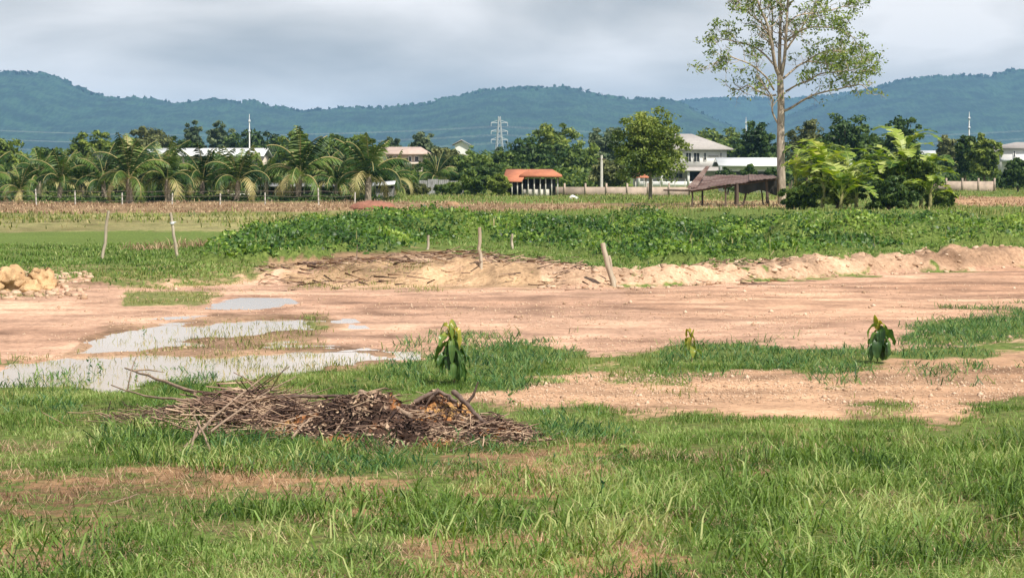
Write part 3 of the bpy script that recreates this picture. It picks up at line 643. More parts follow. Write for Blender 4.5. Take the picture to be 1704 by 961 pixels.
limb([(1288, 108), (1276, 94, .6), (1260, 84, 1), (1240, 74, 1.5), (1215, 70, 2), (1195, 66, 2.2), (1180, 64, 2.2)], .07, .02, .8, 16, 1.1)
limb([(1280, 62), (1270, 45, -.7), (1255, 32, -1.2), (1235, 20, -1.8), (1215, 10, -2), (1202, -5, -2)], .06, .02, .75, 14, 1.2)
limb([(1272, 30), (1258, 15, .7), (1240, -5, 1.2), (1222, -25, 1.5)], .05, .02, .7, 9, 1.2)
limb([(1302, 186), (1316, 180, -.4), (1339, 168, -1), (1360, 158, -1.4), (1385, 152, -1.8), (1410, 148, -2), (1435, 142, -2.1), (1452, 140, -2.2), (1466, 152, -2.2)], .09, .02, .35, 15, .9, .3)
limb([(1304, 130), (1318, 118, .5), (1334, 108, 1), (1350, 102, 1.5), (1372, 104, 2), (1395, 108, 2.5), (1420, 112, 2.7), (1440, 122, 2.7)], .08, .02, .8, 18, 1.0)
limb([(1308, 152), (1328, 142, -.8), (1350, 135, -1.3), (1374, 122, -1.8), (1400, 120, -2.3), (1430, 118, -2.6), (1452, 110, -2.6)], .07, .02, .85, 19, 1.0)
limb([(1309, 82), (1320, 66, .8), (1336, 50, 1.4), (1350, 30, 1.8), (1362, 12, 2), (1374, -12, 2)], .08, .025, .7, 14, 1.1)
limb([(1306, 72), (1328, 55, -.8), (1352, 45, -1.5), (1380, 45, -2), (1408, 48, -2.3), (1432, 58, -2.4), (1446, 75, -2.4)], .07, .02, .95, 20, 1.05)
limb([(1310, 40), (1330, 25, .4), (1360, 22, 1), (1390, 18, 1.5), (1420, 10, 1.8), (1440, 2, 2)], .06, .02, .85, 15, 1.05)
limb([(1311, 10), (1335, -10, -.8), (1365, -25, -1.5), (1400, -30, -2)], .06, .02, .8, 10, 1.1)
limb([(1345, 104, 1.2), (1368, 90, .6), (1392, 84, .2), (1420, 85, 0), (1445, 92, 0), (1458, 104, 0)], .05, .02, .95, 16, .95)
wood.build('trunk', TB, lone, smooth=True); lv.build('crown', LT, lone)

# ================================================================== BUILDINGS
WHITE = solid('white_render', (.80, .79, .76), (.68, .67, .64), sc=.8, bump=.05)
CREAM = solid('cream_render', (.62, .52, .44), (.50, .42, .35), sc=.8, bump=.05)
ROOFG = solid('grey_roof_tile', (.40, .37, .35), (.30, .28, .27), sc=2, bump=.3, stretch=(1, 1, 6))
ROOFO = solid('orange_roof_tile', (.50, .19, .10), (.34, .13, .08), sc=2, bump=.3, stretch=(1, 1, 6))
ROOFP = solid('pinkish_roof', (.52, .40, .34), (.38, .29, .25), sc=2, bump=.2)
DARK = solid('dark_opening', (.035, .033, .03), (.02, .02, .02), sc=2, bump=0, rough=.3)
GLASS = solid('dark_glass', (.05, .06, .07), (.03, .035, .04), sc=1, bump=0, rough=.1, spec=.6)
METAL = solid('pale_metal_sheet', (.72, .74, .74), (.60, .62, .62), sc=1, bump=.1, rough=.5)
CORR = solid('weathered_zinc', (.34, .34, .34), (.17, .165, .16), sc=3, bump=.2, rough=.6)
RUST = solid('rusty_sheet', (.09, .045, .036), (.24, .18, .16), sc=1.6, bump=.2, rough=.7, stretch=(.5, 2, 1))
WOODD = solid('old_dark_wood', (.12, .085, .065), (.05, .038, .03), sc=6, stretch=(1, 1, .2))
WOODP = solid('pale_weathered_wood', (.50, .43, .33), (.30, .24, .17), sc=12, stretch=(1, 1, .15))
CONC = solid('concrete_wall', (.46, .36, .29), (.26, .21, .17), sc=1.2, bump=.2)
CONCP = solid('concrete_post', (.62, .59, .53), (.42, .40, .36), sc=8, bump=.1)
STEEL = solid('galvanised_steel', (.50, .54, .56), (.42, .46, .48), sc=1, bump=0, rough=.5)
def hip(m, x0, x1, y0, y1, z0, z1, rid, ov=.6, th=.18):
    """hipped roof: ridge of half length rid, with a thickness along the eaves"""
    xc, yc = (x0 + x1) / 2, (y0 + y1) / 2; a = [(x0 - ov, y0 - ov), (x1 + ov, y0 - ov), (x1 + ov, y1 + ov), (x0 - ov, y1 + ov)]
    v = [(x, y, z0) for x, y in a] + [(x, y, z0 + th) for x, y in a] + [(xc - rid, yc, z1), (xc + rid, yc, z1)]
    m.add(v, [[0, 1, 5, 4], [1, 2, 6, 5], [2, 3, 7, 6], [3, 0, 4, 7], [4, 5, 9, 8], [6, 7, 8, 9], [3, 2, 1, 0]]); m.add(v, [[5, 6, 9], [7, 4, 8]]); return m
def win(parent, x, y, z, w, h, frame=WHITE, glass=GLASS, bars=1, fr=.08):
    f = MB()
    for sx in (-1, 1): box(f, (x + sx * w / 2, y - .04, z), (fr, .1, h + fr))
    for sz in (-1, 1): box(f, (x, y - .043, z + sz * h / 2), (w - fr, .1, fr))
    for b in range(1, bars + 1): box(f, (x - w / 2 + w * b / (bars + 1), y - .035, z), (fr * .6, .08, h - fr))
    fo = f.build('window', frame, parent); gm = MB(); box(gm, (x, y - .01, z), (w, .03, h)); gm.build('pane', glass, fo)
# villa: Y 300
Yv = 300.; s = Yv / F; vx = lambda px: (px - 1150) * s; vz = lambda py: CAMZ + (HOR - py) * s
c = P(1150, HOR, Yv); villa = thing('villa', 'two storey white villa with a grey hipped roof behind the shed', 'house', (c[0], Yv, 0))
m = MB(); box(m, ((vx(1085) + vx(1209)) / 2, 4.5, (vz(250) + vz(280)) / 2), (vx(1209) - vx(1085), 9, vz(250) - vz(280))); m.build('upper_wall', WHITE, villa)
m = MB(); box(m, ((vx(1060) + vx(1203)) / 2, 5.2, vz(281) / 2), (vx(1203) - vx(1060), 8, vz(281) - .1)); m.build('lower_wall', WHITE, villa)
m = MB(); hip(m, vx(1068), vx(1212), 0, 9, vz(250), vz(222), vx(1165) - vx(1150), .6); m.build('roof', ROOFG, villa)
m = MB(); v = [(vx(1055), 1.2, vz(275)), (vx(1200), 1.2, vz(275)), (vx(1204), -2.2, vz(283)), (vx(1050), -2.2, vz(283))]; v = np.array(v); m.add(np.concatenate([v, v - [0, 0, .15]]), [[0, 3, 2, 1], [4, 5, 6, 7], [0, 4, 7, 3], [3, 7, 6, 2], [2, 6, 5, 1], [1, 5, 4, 0]]); m.build('porch_roof', ROOFG, villa)
for a, b in ((1098, 1110), (1118, 1130), (1141, 1150), (1154, 1164)): win(villa, (vx(a) + vx(b)) / 2, 0, (vz(254) + vz(270)) / 2, vx(b) - vx(a), vz(254) - vz(270))
for a, b in ((1171, 1175), (1198, 1201)): win(villa, (vx(a) + vx(b)) / 2, 0, (vz(254) + vz(267)) / 2, vx(b) - vx(a), vz(254) - vz(267), bars=0)
m = MB(); box(m, (vx(1187), -.06, vz(259.5)), (vx(1195) - vx(1179), .08, .12)); m.build('vent_slot', ROOFG, villa)
for a, b in ((1100, 1118), (1124, 1137)): win(villa, (vx(a) + vx(b)) / 2, 1.15, (vz(288) + vz(297)) / 2, vx(b) - vx(a), vz(288) - vz(297))
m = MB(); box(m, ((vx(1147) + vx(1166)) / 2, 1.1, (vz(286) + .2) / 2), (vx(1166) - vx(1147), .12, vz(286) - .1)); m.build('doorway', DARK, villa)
for a in (1062, 1100, 1144, 1170, 1196): m = MB(); box(m, (vx(a), -1.7, vz(283) / 2), (.3, .3, vz(283))); m.build('column', WHITE, villa)
m = MB(); box(m, ((vx(1060) + vx(1198)) / 2, -1.7, .35), (vx(1198) - vx(1060), .15, .7)); m.build('porch_rail', WHITE, villa)
# long white wall building
def long_building(label, x0, x1, Y, ztop, zbot, mt, name='long_building', roofh=.5, roofm=METAL, dep=10):
    s = Y / F; xc = (x0 + x1) / 2; c = P(xc, HOR, Y); w = (x1 - x0) * s; r = thing(name, label, 'building', (c[0], Y, 0)); zt = CAMZ + (HOR - ztop) * s; zb = CAMZ + (HOR - zbot) * s
    m = MB(); box(m, (0, dep / 2, zb / 2), (w, dep, zb)); m.build('wall', mt, r)
    m = MB(); v = np.array([(-w / 2 - .5, -.8, zb), (w / 2 + .5, -.8, zb), (w / 2 + .5, dep * .5, zt), (-w / 2 - .5, dep * .5, zt), (w / 2 + .5, dep + .8, zb), (-w / 2 - .5, dep + .8, zb)])
    m.add(np.concatenate([v, v - [0, 0, .12]]), [[0, 1, 2, 3], [3, 2, 4, 5], [7, 6, 9, 8], [8, 9, 10, 11], [0, 6, 7, 1], [4, 10, 11, 5], [1, 7, 8, 2], [2, 8, 10, 4], [0, 3, 9, 6], [3, 5, 11, 9]])
    m.build('roof', roofm, r)
    for i in range(max(2, int(w / 5))):
        x = -w / 2 + (i + .5) * w / max(2, int(w / 5)); m = MB(); box(m, (x, -.02, zb * .55), (1.6, .06, 1.2)); m.build('window', GLASS, r)
    return r
long_building('long low building with a pale metal roof behind the palms', 236, 434, 320, 246, 259, CREAM)
long_building('long low white roofed hall between the villa and the tall trunk', 1204, 1292, 205, 262, 275, WHITE, dep=5)
long_building('low white roofed building right of the bananas', 1545, 1605, 300, 250, 262, DARK)
# cream house
Yh = 300.; s = Yh / F; c = P(668, HOR, Yh); hx = lambda px: (px - 668) * s; hz_ = lambda py: CAMZ + (HOR - py) * s
h = thing('house', 'cream two storey house with a pinkish roof behind the palms', 'house', (c[0], Yh, 0))
m = MB(); box(m, (0, 4, hz_(257) / 2), (hx(703) - hx(633), 8, hz_(257))); m.build('wall', CREAM, h)
m = MB(); hip(m, hx(628), hx(705), 0, 8, hz_(257.5), hz_(244), hx(700) - hx(668), .8); m.build('roof', ROOFP, h)
for a, b in ((641, 646), (654, 660), (680, 685), (690, 697)): win(h, (hx(a) + hx(b)) / 2, 0, (hz_(260) + hz_(269)) / 2, hx(b) - hx(a), hz_(260) - hz_(269), bars=0)
m = MB(); box(m, (hx(668), -1, hz_(272)), (hx(703) - hx(633), 2, .3)); m.build('balcony', CREAM, h)
# white gable beyond
Yg = 360.; s = Yg / F; c = P(768, HOR, Yg); gb = thing('gabled_house', 'small bright white gable end showing over the trees left of the pylon', 'house', (c[0], Yg, 0)); zt = CAMZ + (HOR - 235) * s; ze = CAMZ + (HOR - 241) * s; w = 22 * s
m = MB(); v = [(-w / 2, 0, 0), (w / 2, 0, 0), (w / 2, 0, ze), (0, 0, zt), (-w / 2, 0, ze)]; v = v + [(x, 7, zz) for x, y, zz in v]
m.add(v, [[0, 1, 6, 5], [1, 2, 7, 6], [0, 5, 9, 4]]); m.add(v, [[0, 4, 2], [0, 2, 1], [4, 3, 2], [5, 7, 9], [5, 6, 7], [9, 7, 8]]); m.build('wall', WHITE, gb)
m = MB()
for sx in (-1, 1):
    a = np.array([(0, -.5, zt + .1), (sx * (w / 2 + .4), -.5, ze - .1), (sx * (w / 2 + .4), 7.5, ze - .1), (0, 7.5, zt + .1)]); m.add(np.concatenate([a, a + [0, 0, .15]]), [[0, 1, 2, 3], [4, 7, 6, 5], [0, 4, 5, 1], [1, 5, 6, 2], [2, 6, 7, 3]])
m.build('roof', ROOFG, gb)
# right edge house
Yr = 300.; s = Yr / F; c = P(1700, HOR, Yr); rx_ = lambda px: (px - 1700) * s; rz_ = lambda py: CAMZ + (HOR - py) * s
h = thing('house', 'white house with grey roof cut by the right edge of the photo', 'house', (c[0], Yr, 0))
m = MB(); box(m, ((rx_(1667) + rx_(1790)) / 2, 4, rz_(248) / 2), (rx_(1790) - rx_(1667), 8, rz_(248))); m.build('wall', WHITE, h)
m = MB(); hip(m, rx_(1664), rx_(1790), 0, 8, rz_(248), rz_(236), 2, .4); m.build('roof', ROOFG, h)
for a, b in ((1686, 1689), (1712, 1720), (1740, 1750)): win(h, (rx_(a) + rx_(b)) / 2, 0, (rz_(251) + rz_(262)) / 2, rx_(b) - rx_(a), rz_(251) - rz_(262), bars=0)
m = MB(); box(m, ((rx_(1664) + rx_(1790)) / 2, -1.2, rz_(267)), (rx_(1790) - rx_(1664), 2.4, .35)); m.build('porch_roof', METAL, h)
# orange pavilion
Yo = 180.; s = Yo / F; c = P(887, HOR, Yo); ox = lambda px: (px - 887) * s; oz = lambda py: CAMZ + (HOR - py) * s
h = thing('pavilion', 'open pavilion with orange tiled roof and white posts at the edge of the field', 'pavilion', (c[0], Yo, 0))
m = MB(); hip(m, ox(870), ox(930), 0, 3.6, oz(295), oz(281.5), .9, .25); m.build('roof', ROOFO, h)
m = MB(); v = np.array([(ox(836), -1.0, oz(301)), (ox(868), -1.0, oz(301)), (ox(880), 1.4, oz(281.5)), (ox(842), 1.4, oz(281.5)), (ox(872), 3.2, oz(299)), (ox(840), 3.2, oz(299))])
m.add(np.concatenate([v, v - [0, 0, .1]]), [[0, 1, 2, 3], [3, 2, 4, 5], [7, 6, 9, 8], [9, 11, 10, 8], [0, 6, 7, 1], [1, 7, 8, 2], [2, 8, 10, 4], [0, 3, 9, 6], [3, 5, 11, 9]]); m.build('wing_roof', ROOFO, h)
for a in (843, 852, 861, 869, 879, 889, 899, 908, 918, 928): m = MB(); zz = oz(301) if a < 866 else oz(296); box(m, (ox(a), .1 if a > 866 else -.8, zz / 2), (.09, .09, zz)); m.build('post', CONCP, h)
m = MB(); box(m, (ox(885), 3.0, oz(298) / 2), (ox(926) - ox(844), .1, oz(298))); m.build('interior_shade_sheet', DARK, h)  # near-black sheet stands in for the shade under the pavilion roof
m = MB(); box(m, (ox(893), .3, .3), (ox(915) - ox(871), .1, .6)); m.build('half_wall', CONCP, h)
# small far orange roof
Yq = 210.; s = Yq / F; c = P(1067, HOR, Yq); h = thing('roadside_hut', 'tiny hut with an orange roof under the large round tree', 'hut', (c[0], Yq, 0))
zt = CAMZ + (HOR - 287) * s; m = MB(); hip(m, -.6, .6, 0, 1.2, zt - .5, zt, .2, .15, .06); m.build('roof', ROOFO, h)
for sx in (-.5, .5):
    for sy in (.1, 1.1): m = MB(); box(m, (sx, sy, (zt - .5) / 2), (.1, .1, zt - .5)); m.build('post', CONCP, h)
# walls at the field edge
def wall(label, x0, x1, Y, top, mt, posts=0, th=.2, name='boundary_wall'):
    s = Y / F; xc = (x0 + x1) / 2; c = P(xc, HOR, Y); w = (x1 - x0) * s; r = thing(name, label, 'wall', (c[0], Y, 0)); zt = CAMZ + (HOR - top) * s
    m = MB(); box(m, (0, 0, zt / 2 - .1), (w, th, zt + .2)); m.build('panel', mt, r)
    for i in range(posts):
        m = MB(); box(m, (-w / 2 + w * i / max(1, posts - 1), -.03, zt / 2 + .15), (.14, .28, zt + .3)); m.build('post', CONC, r)
wall('low pinkish block wall right of the orange pavilion', 905, 1148, 186, 311, CONC, 8)
wall('low pale wall behind the field at the right edge', 1548, 1655, 222, 301.5, CONC, 5)
wall('low pale wall left of the coconut palm row ditch', 380, 440, 175, 322, CONCP, 3)
# fence posts and wire
WIRE = solid('rusty_wire', (.20, .17, .14), (.12, .10, .08), sc=5, bump=0)
def wfence(label, xs, base, hpx, nw=3, rpost=.042):
    Y = YG(base); s = Y / F; c = P(sum(xs) / len(xs), HOR, Y); r = thing('wire_fence', label, 'fence', (c[0], Y, 0)); X = [P(x, HOR, Y)[0] - c[0] for x in xs]; H = hpx * s
    for x in X:
        l = random.uniform(-.05, .05); m = MB(); tube(m, [(x, 0, -.1), (x + l, 0, H * random.uniform(.72, 1.1))], rpost, 7); m.build('post', CONCP, r)
    for k in range(nw):
        pts = []
        for a, b in zip(X[:-1], X[1:]): pts += [(a, -.06, H * (.3 + .3 * k)), ((a + b) / 2, -.06, H * (.3 + .3 * k) - .05)]
        pts.append((X[-1], -.06, H * (.3 + .3 * k))); m = MB(); tube(m, pts, .012, 4); m.build('wire', WIRE, r)
wfence('wire fence on pale posts along the foot of the palm row', [-160, -40, 60, 125, 203, 286, 366, 441, 530, 590], 342, 27)
wfence('wire fence on pale posts below the large round tree', [1001, 1020, 1033, 1048, 1072, 1086, 1099, 1123, 1140], 317, 22)
wfence('thin wire fence on posts at the right edge of the plain', [1655, 1672, 1690, 1712, 1750], 312, 20)
# low black shed, hut, corrugated fence
Ys = 166.; s = Ys / F; c = P(530, HOR, Ys); h = thing('animal_shed', 'long low black sided shed with a pale roof edge behind the palm stems', 'shed', (c[0], Ys, 0)); w = 215 * s
m = MB(); box(m, (0, 1.4, .45), (w, 2.6, .9)); m.build('wall', DARK, h); m = MB(); box(m, (0, 1.2, 1.02), (w + .6, 3.4, .06), rx=.06); m.build('roof', CORR, h)
for i in range(9): m = MB(); box(m, (-w / 2 + (i + .5) * w / 9, .02, .45), (.1, .12, .9)); m.build('post', CONCP, h)
Yk = 150.; s = Yk / F; c = P(640, HOR, Yk); h = thing('corrugated_hut', 'small leaning hut of grey corrugated sheets at the end of the palm row', 'hut', (c[0], Yk, 0))
def corr(m, x0, x1, z0, z1, y, pitch=.12, amp=.025, th=.0):
    n = int((x1 - x0) / pitch * 4); xs = np.linspace(x0, x1, n + 1); ys = y + amp * np.sin(xs / pitch * 2 * PI); v = np.concatenate([np.stack([xs, ys, np.full(n + 1, z0)], 1), np.stack([xs, ys, np.full(n + 1, z1)], 1), np.stack([xs, ys + .012, np.full(n + 1, z0)], 1), np.stack([xs, ys + .012, np.full(n + 1, z1)], 1)])
    k = np.arange(n); q = np.stack([k, k + 1, n + 2 + k, n + 1 + k], 1); m.add(v, q); m.add(v, q[:, ::-1] + 2 * (n + 1)); return m
for a, b in ((626, 638), (646, 655)): m = MB(); corr(m, (a - 640) * s, (b - 640) * s, 0, (338 - 315) * s, 0); m.build('wall_sheet', CORR, h)
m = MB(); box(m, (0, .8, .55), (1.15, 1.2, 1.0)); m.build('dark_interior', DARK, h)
m = MB(); box(m, (-.15, .7, 1.2), (1.6, 2.0, .06), ry=-.08, rx=.1); m.build('roof', METAL, h)
Yf = 190.; s = Yf / F; c = P(735, HOR, Yf); h = thing('corrugated_fence', 'grey corrugated sheet fence in the bushes left of the orange pavilion', 'fence', (c[0], Yf, 0))
for i, (a, b, tp_) in enumerate(((697, 712, 300), (712, 730, 298), (730, 748, 299), (748, 775, 301))): m = MB(); corr(m, (a - 735) * s, (b - 735 - .6) * s, 0, CAMZ + (HOR - tp_) * s, -.05 * i, .16); m.build('sheet', CORR, h)
# pylon, masts, pole
Yp = 900.; s = Yp / F; c = P(831, HOR, Yp); py_ = thing('power_pylon', 'lattice steel power pylon with three pairs of arms against the hills', 'pylon', (c[0], Yp, 0), .25)
H = CAMZ + (HOR - 194) * s; m = MB(); lv_ = [0, 5, 9, 12, 14.5, 16.5, 18.5, 20.5, H]; wd = lambda z: 1.9 * (1 - z / H) ** 1.2 + .35
for a in (-1, 1):
    for b in (-1, 1): tube(m, [(a * wd(z), b * wd(z), z) for z in lv_], .14, 4)
for z0, z1 in zip(lv_[:-1], lv_[1:]):
    for a in (-1, 1):
        for p0, p1 in (((-1, a), (1, a)), ((a, -1), (a, 1))):
            tube(m, [(p0[0] * wd(z0), p0[1] * wd(z0), z0), (p1[0] * wd(z1), p1[1] * wd(z1), z1)], .07, 4); tube(m, [(p1[0] * wd(z0), p1[1] * wd(z0), z0), (p0[0] * wd(z1), p0[1] * wd(z1), z1)], .07, 4)
m.build('tower', STEEL, py_); armz = [CAMZ + (HOR - q) * s for q in (205, 219, 233)]
for z_ in armz:
    for sx in (-1, 1):
        m = MB(); L_ = 3.3; tube(m, [(sx * .3, -.3, z_), (sx * L_, 0, z_ + .1)], .12, 4); tube(m, [(sx * .3, .3, z_), (sx * L_, 0, z_ + .1)], .12, 4); tube(m, [(sx * .3, 0, z_ + 1.1), (sx * L_, 0, z_ + .15)], .1, 4)
        a_ = m.build('arm', STEEL, py_); m = MB(); tube(m, [(sx * L_, 0, z_ + .1), (sx * L_, 0, z_ - 1.2)], .12, 5); m.build('insulator', STEEL, a_)
for i, z_ in enumerate(armz):
    for sx in (-1, 1):
        ax = c[0] + sx * 3.3 * math.cos(.25); ay = Yp + sx * 3.3 * math.sin(.25)
        for di in (-1, 1):
            pts = [(ax + di * t * 230, ay + di * t * 60, z_ - 1.2 - 16 * t * (1 - t)) for t in np.linspace(0, 1, 20)]; m = MB(); tube(m, pts, .022, 4)
            tag(m.build('power_line', STEEL), '%s power line leaving the %s arm of the pylon towards the %s' % (('uppermost', 'middle', 'lowest')[i], ('left', 'right')[sx > 0], ('left', 'right')[di > 0]), 'power line', 'power lines on the pylon')
def mast(label, px, top, Y, r0=.12, cross=True):
    s = Y / F; c = P(px, HOR, Y); r0 *= .7; H = CAMZ + (HOR - top) * s; r = thing('antenna_mast', label, 'mast', (c[0], Y, 0)); m = MB(); tube(m, [(0, 0, 0), (0, 0, H * .75), (0, 0, H)], [r0, r0 * .8, r0 * .25], 6); m.build('pole', WHITE, r)
    if cross:
        m = MB()
        for k in (.76, .9): m = MB(); box(m, (0, 0, H * k), (r0 * 2.6, r0 * 2, r0 * 3)); m.build('antenna', STEEL, r)
mast('thin white antenna mast over the long pale roof', 415.5, 190, 330, .16)
mast('short hazy mast between the villa and the tall trunk', 1241, 195, 700, .3)
mast('white telecom mast in front of the hill at the right', 1612, 186, 600, .3)
Yu = 190.; c = P(1001, HOR, Yu); m = MB(); tube(m, [(0, 0, 0), (0, 0, CAMZ + (HOR - 258) * Yu / F)], [.14, .1], 8); r = thing('utility_pole', 'short concrete utility pole left of the large round tree', 'pole', (c[0], Yu, 0)); m.build('shaft', CONCP, r)
m = MB(); box(m, (0, -.05, 3.0), (.7, .08, .08)); m.build('crossarm', WOODD, r)

# ---- the shed beside the lone tree
Yd = YG(346); s = Yd / F; c = P(1220, HOR, Yd); sx_ = lambda px: (px - 1220) * s; sz_ = lambda py, dy=0: CAMZ + (HOR - py) * (Yd + dy) / F
shed = thing('field_shed', 'low rickety open shed with rusty sagging sheet roof under the tall tree', 'shed', (c[0], Yd, 0))
def patch(m, a, b, c_, d, nu=60, nv=8, amp=.03, th=.02, sag=.0, wv=.2):
    a, b, c_, d = map(np.array, (a, b, c_, d)); uu, vv = np.meshgrid(np.linspace(0, 1, nu), np.linspace(0, 1, nv)); uu = uu[..., None]; vv = vv[..., None]
    p = (a * (1 - uu) + b * uu) * (1 - vv) + (d * (1 - uu) + c_ * uu) * vv
    Ln = np.linalg.norm(b - a); p[..., 2] += amp * np.sin(uu[..., 0] * Ln / wv * 2 * PI) - sag * np.sin(PI * uu[..., 0]) * .5 + .05 * fbm(uu[..., 0] * 5, vv[..., 0] * 3, 1, 3, 5)
    n = nu * nv; ix = np.arange(n).reshape(nv, nu); q = np.stack([ix[:-1, :-1], ix[:-1, 1:], ix[1:, 1:], ix[1:, :-1]], -1).reshape(-1, 4)
    v = np.concatenate([p.reshape(-1, 3), p.reshape(-1, 3) - [0, 0, th]]); m.add(v, q); m.add(v, q[:, ::-1] + n)
    e = np.concatenate([ix[0], ix[1:, -1], ix[-1, -2::-1], ix[-2:0:-1, 0]]); e2 = np.roll(e, -1); m.add(v, np.stack([e, e + n, e2 + n, e2], 1)); return m
A_ = (sx_(1146), -.3, sz_(316.5, -.3)); B_ = (sx_(1292), -.3, sz_(294.5, -.3)); C2 = (sx_(1292) + .1, 3.2, sz_(290, 3.2)); D_ = (sx_(1172), 3.0, sz_(292, 3.0))
cuts = [0, .22, .45, .68, .86, 1.0]
LP_ = lambda a, b, t: tuple(np.array(a) * (1 - t) + np.array(b) * t)
for i, (t0, t1) in enumerate(zip(cuts[:-1], cuts[1:])):
    m = MB(); dz = .03 * (i % 2); a, b, c_, d = LP_(A_, B_, t0), LP_(A_, B_, t1 + .02 * (t1 < 1)), LP_(D_, C2, t1 + .02 * (t1 < 1)), LP_(D_, C2, t0)
    a, b, c_, d = [tuple(np.array(q) + [0, random.uniform(-.12, .12) if q in (a, b) else 0, dz]) for q in (a, b, c_, d)]
    patch(m, a, b, c_, d, 24, 6, .010, .02, .06); m.build('roof_sheet', RUST, shed)
m = MB(); patch(m, (sx_(1142), -.2, sz_(312)), (sx_(1160), .0, sz_(311)), (sx_(1186), 1.8, sz_(276, 1.8)), (sx_(1179), 1.6, sz_(277, 1.6)), 20, 8, .02, .04); m.build('bent_sheet', RUST, shed)
for a, top, y_, r_, ln in ((1152, 316, 0, .06, 0), (1207, 307, 0, .06, 0), (1226, 304, -.1, .11, 0), (1241, 306, .4, .06, .18), (1277, 297, .1, .09, -.05), (1270, 300, .6, .05, -.1), (1176, 296, 3, .06, 0), (1232, 294, 3, .06, 0), (1286, 293, 3, .07, 0)):
    m = MB(); tube(m, [(sx_(a) - ln, y_, -.1), (sx_(a) + .02, y_, .6), (sx_(a) + ln, y_, sz_(top, y_))], [r_, r_ * .9, r_ * .85], 7, wob=.2); m.build('post', WOODD, shed)
m = MB(); tube(m, [(sx_(1104), -.1, sz_(316)), (sx_(1150), -.05, sz_(317)), (sx_(1212), 0, sz_(309.5))], [.05, .06, .05], 6); m.build('beam', WOODD, shed)
m = MB(); tube(m, [(sx_(1150), .05, sz_(319)), (sx_(1292), .05, sz_(298))], [.05, .05], 6); m.build('beam', WOODD, shed)
m = MB(); xs = np.linspace(sx_(1226), sx_(1294), 20); zt_ = np.interp(xs, [sx_(1226), sx_(1294)], [sz_(306), sz_(297)]); zb_ = sz_(318) - .12 * np.linspace(0, 1, 20) - .12 * np.sin(np.linspace(0, PI * 2.5, 20))
v = np.concatenate([np.stack([xs, np.full(20, .2) + .03 * np.sin(xs * 9), zb_], 1), np.stack([xs, np.full(20, .2), zt_], 1)]); v = np.concatenate([v, v + [0, .03, 0]]); k = np.arange(19); q_ = np.stack([k, k + 1, 21 + k, 20 + k], 1); m.add(v, q_); m.add(v, q_[:, ::-1] + 40); m.build('hanging_tarp', DARK, shed)
m = MB(); box(m, (sx_(1262), 2.9, 1.3), (sx_(1290) - sx_(1236), .05, .6)); m.build('back_board', WOODD, shed)
# logs leaning at the trunk
for i, (a, b, t_) in enumerate(((1310, 1318, 300), (1318, 1313, 306), (1305, 1322, 312))):
    q0 = P(a, 345, Yd - .4); q1 = P(b, t_, Yd - .3); m = MB(); tube(m, [q0 - [0, 0, 0], (q0 + q1) / 2 + [.03, 0, 0], q1], [.06, .05, .04], 7); o_ = m.build('leaning_log', WOODP)
    tag(o_, ('pale log leaning upright against the tall trunk', 'second pale log leaning right of the tall trunk', 'shorter slanting log across the foot of the tall trunk')[i], 'log', 'logs leaning on the tall trunk')
# white bag in the field
Yw = YG(333); c = P(953, 333, Yw); m = MB(); th = np.linspace(0, 2 * PI, 14, endpoint=False)
rings = []
for k, (zz, rr) in enumerate(((0, .75), (.08, 1), (.18, .92), (.27, .6), (.31, .15))): rings.append(np.stack([.36 * rr * np.cos(th) * (1 + .15 * np.sin(3 * th + k)), .2 * rr * np.sin(th), np.full(14, zz) + .05 * np.cos(th * 2 + k) * (k > 1)], 1))
v = np.concatenate(rings); ix = np.arange(70).reshape(5, 14); q_ = np.stack([ix[:-1], np.roll(ix, -1, 1)[:-1], np.roll(ix, -1, 1)[1:], ix[1:]], -1).reshape(-1, 4); m.add(v, q_)
o_ = m.build('sack', solid('white_sack', (.85, .85, .82), (.7, .7, .68), sc=5), None, (c[0], Yw, gzf(c[0], Yw)), smooth=True); tag(o_, 'crumpled white sack lying on the green field', 'sack')
# ================================================================== NEAR OBJECTS
def gp(px, py):
    """point on the real ground seen at this place of the photo"""
    Ys = np.geomspace(9, 320, 5000); d = np.array([px - CX, 0, 0.]) + F * Fv - (py - CY) * Uv
    X_, Z_ = Ys * d[0] / d[1], CAMZ + Ys * d[2] / d[1]; k = int(np.argmax(Z_ < gz(X_, Ys)))
    return np.array([X_[k], Ys[k], float(Z_[k])])
# ---- stakes
def stake(label, b, t_, r=.035, r2=None, mt=WOODP, band=None, dy=0.):
    q = gp(*b); e = P(t_[0], t_[1], q[1] + dy); e = e - q; m = MB(); g = np.random.default_rng(int(b[0])); k = 7
    pts = [e * (i / (k - 1)) + (g.normal(size=3) * .008 if 0 < i < k - 1 else 0) for i in range(k)]; pts[0] = pts[0] - unit(e) * .15
    tube(m, pts, np.linspace(r, r2 or r * .85, k), 8, wob=.12); root = thing('wooden_stake', label, 'stake', tuple(q), 0, 'stakes along the track'); m.build('shaft', mt, root)
    if band:
        m = MB(); tube(m, [e * (band - .02), e * (band + .03)], r * 1.5, 8); tube(m, [e * band, e * band + [.09, -.02, .02]], [.02, .012], 5); m.build('tie', METAL, root)
stake('leftmost stake, pale and leaning right, standing in the grass', (170, 430), (181, 351), .038)
stake('stake with a white tie near its top, leaning left', (295, 428), (284, 354), .036, mt=WOODP, band=.77)
stake('upright pale stake rising from the branch heap', (800, 448), (798, 378), .034)
stake('tiny pale stake at the edge of the weed mound, left of the upright stake', (712, 420), (713, 391), .035)
stake('tiny pale stake in the weeds right of the upright stake', (852, 415), (852, 389), .035)
stake('thicker leaning stake at the foot of the earth bank', (1021, 476), (1003, 404), .05)
stake('shorter stake propped beside the thicker leaning one', (1023, 473), (1013, 425), .03)

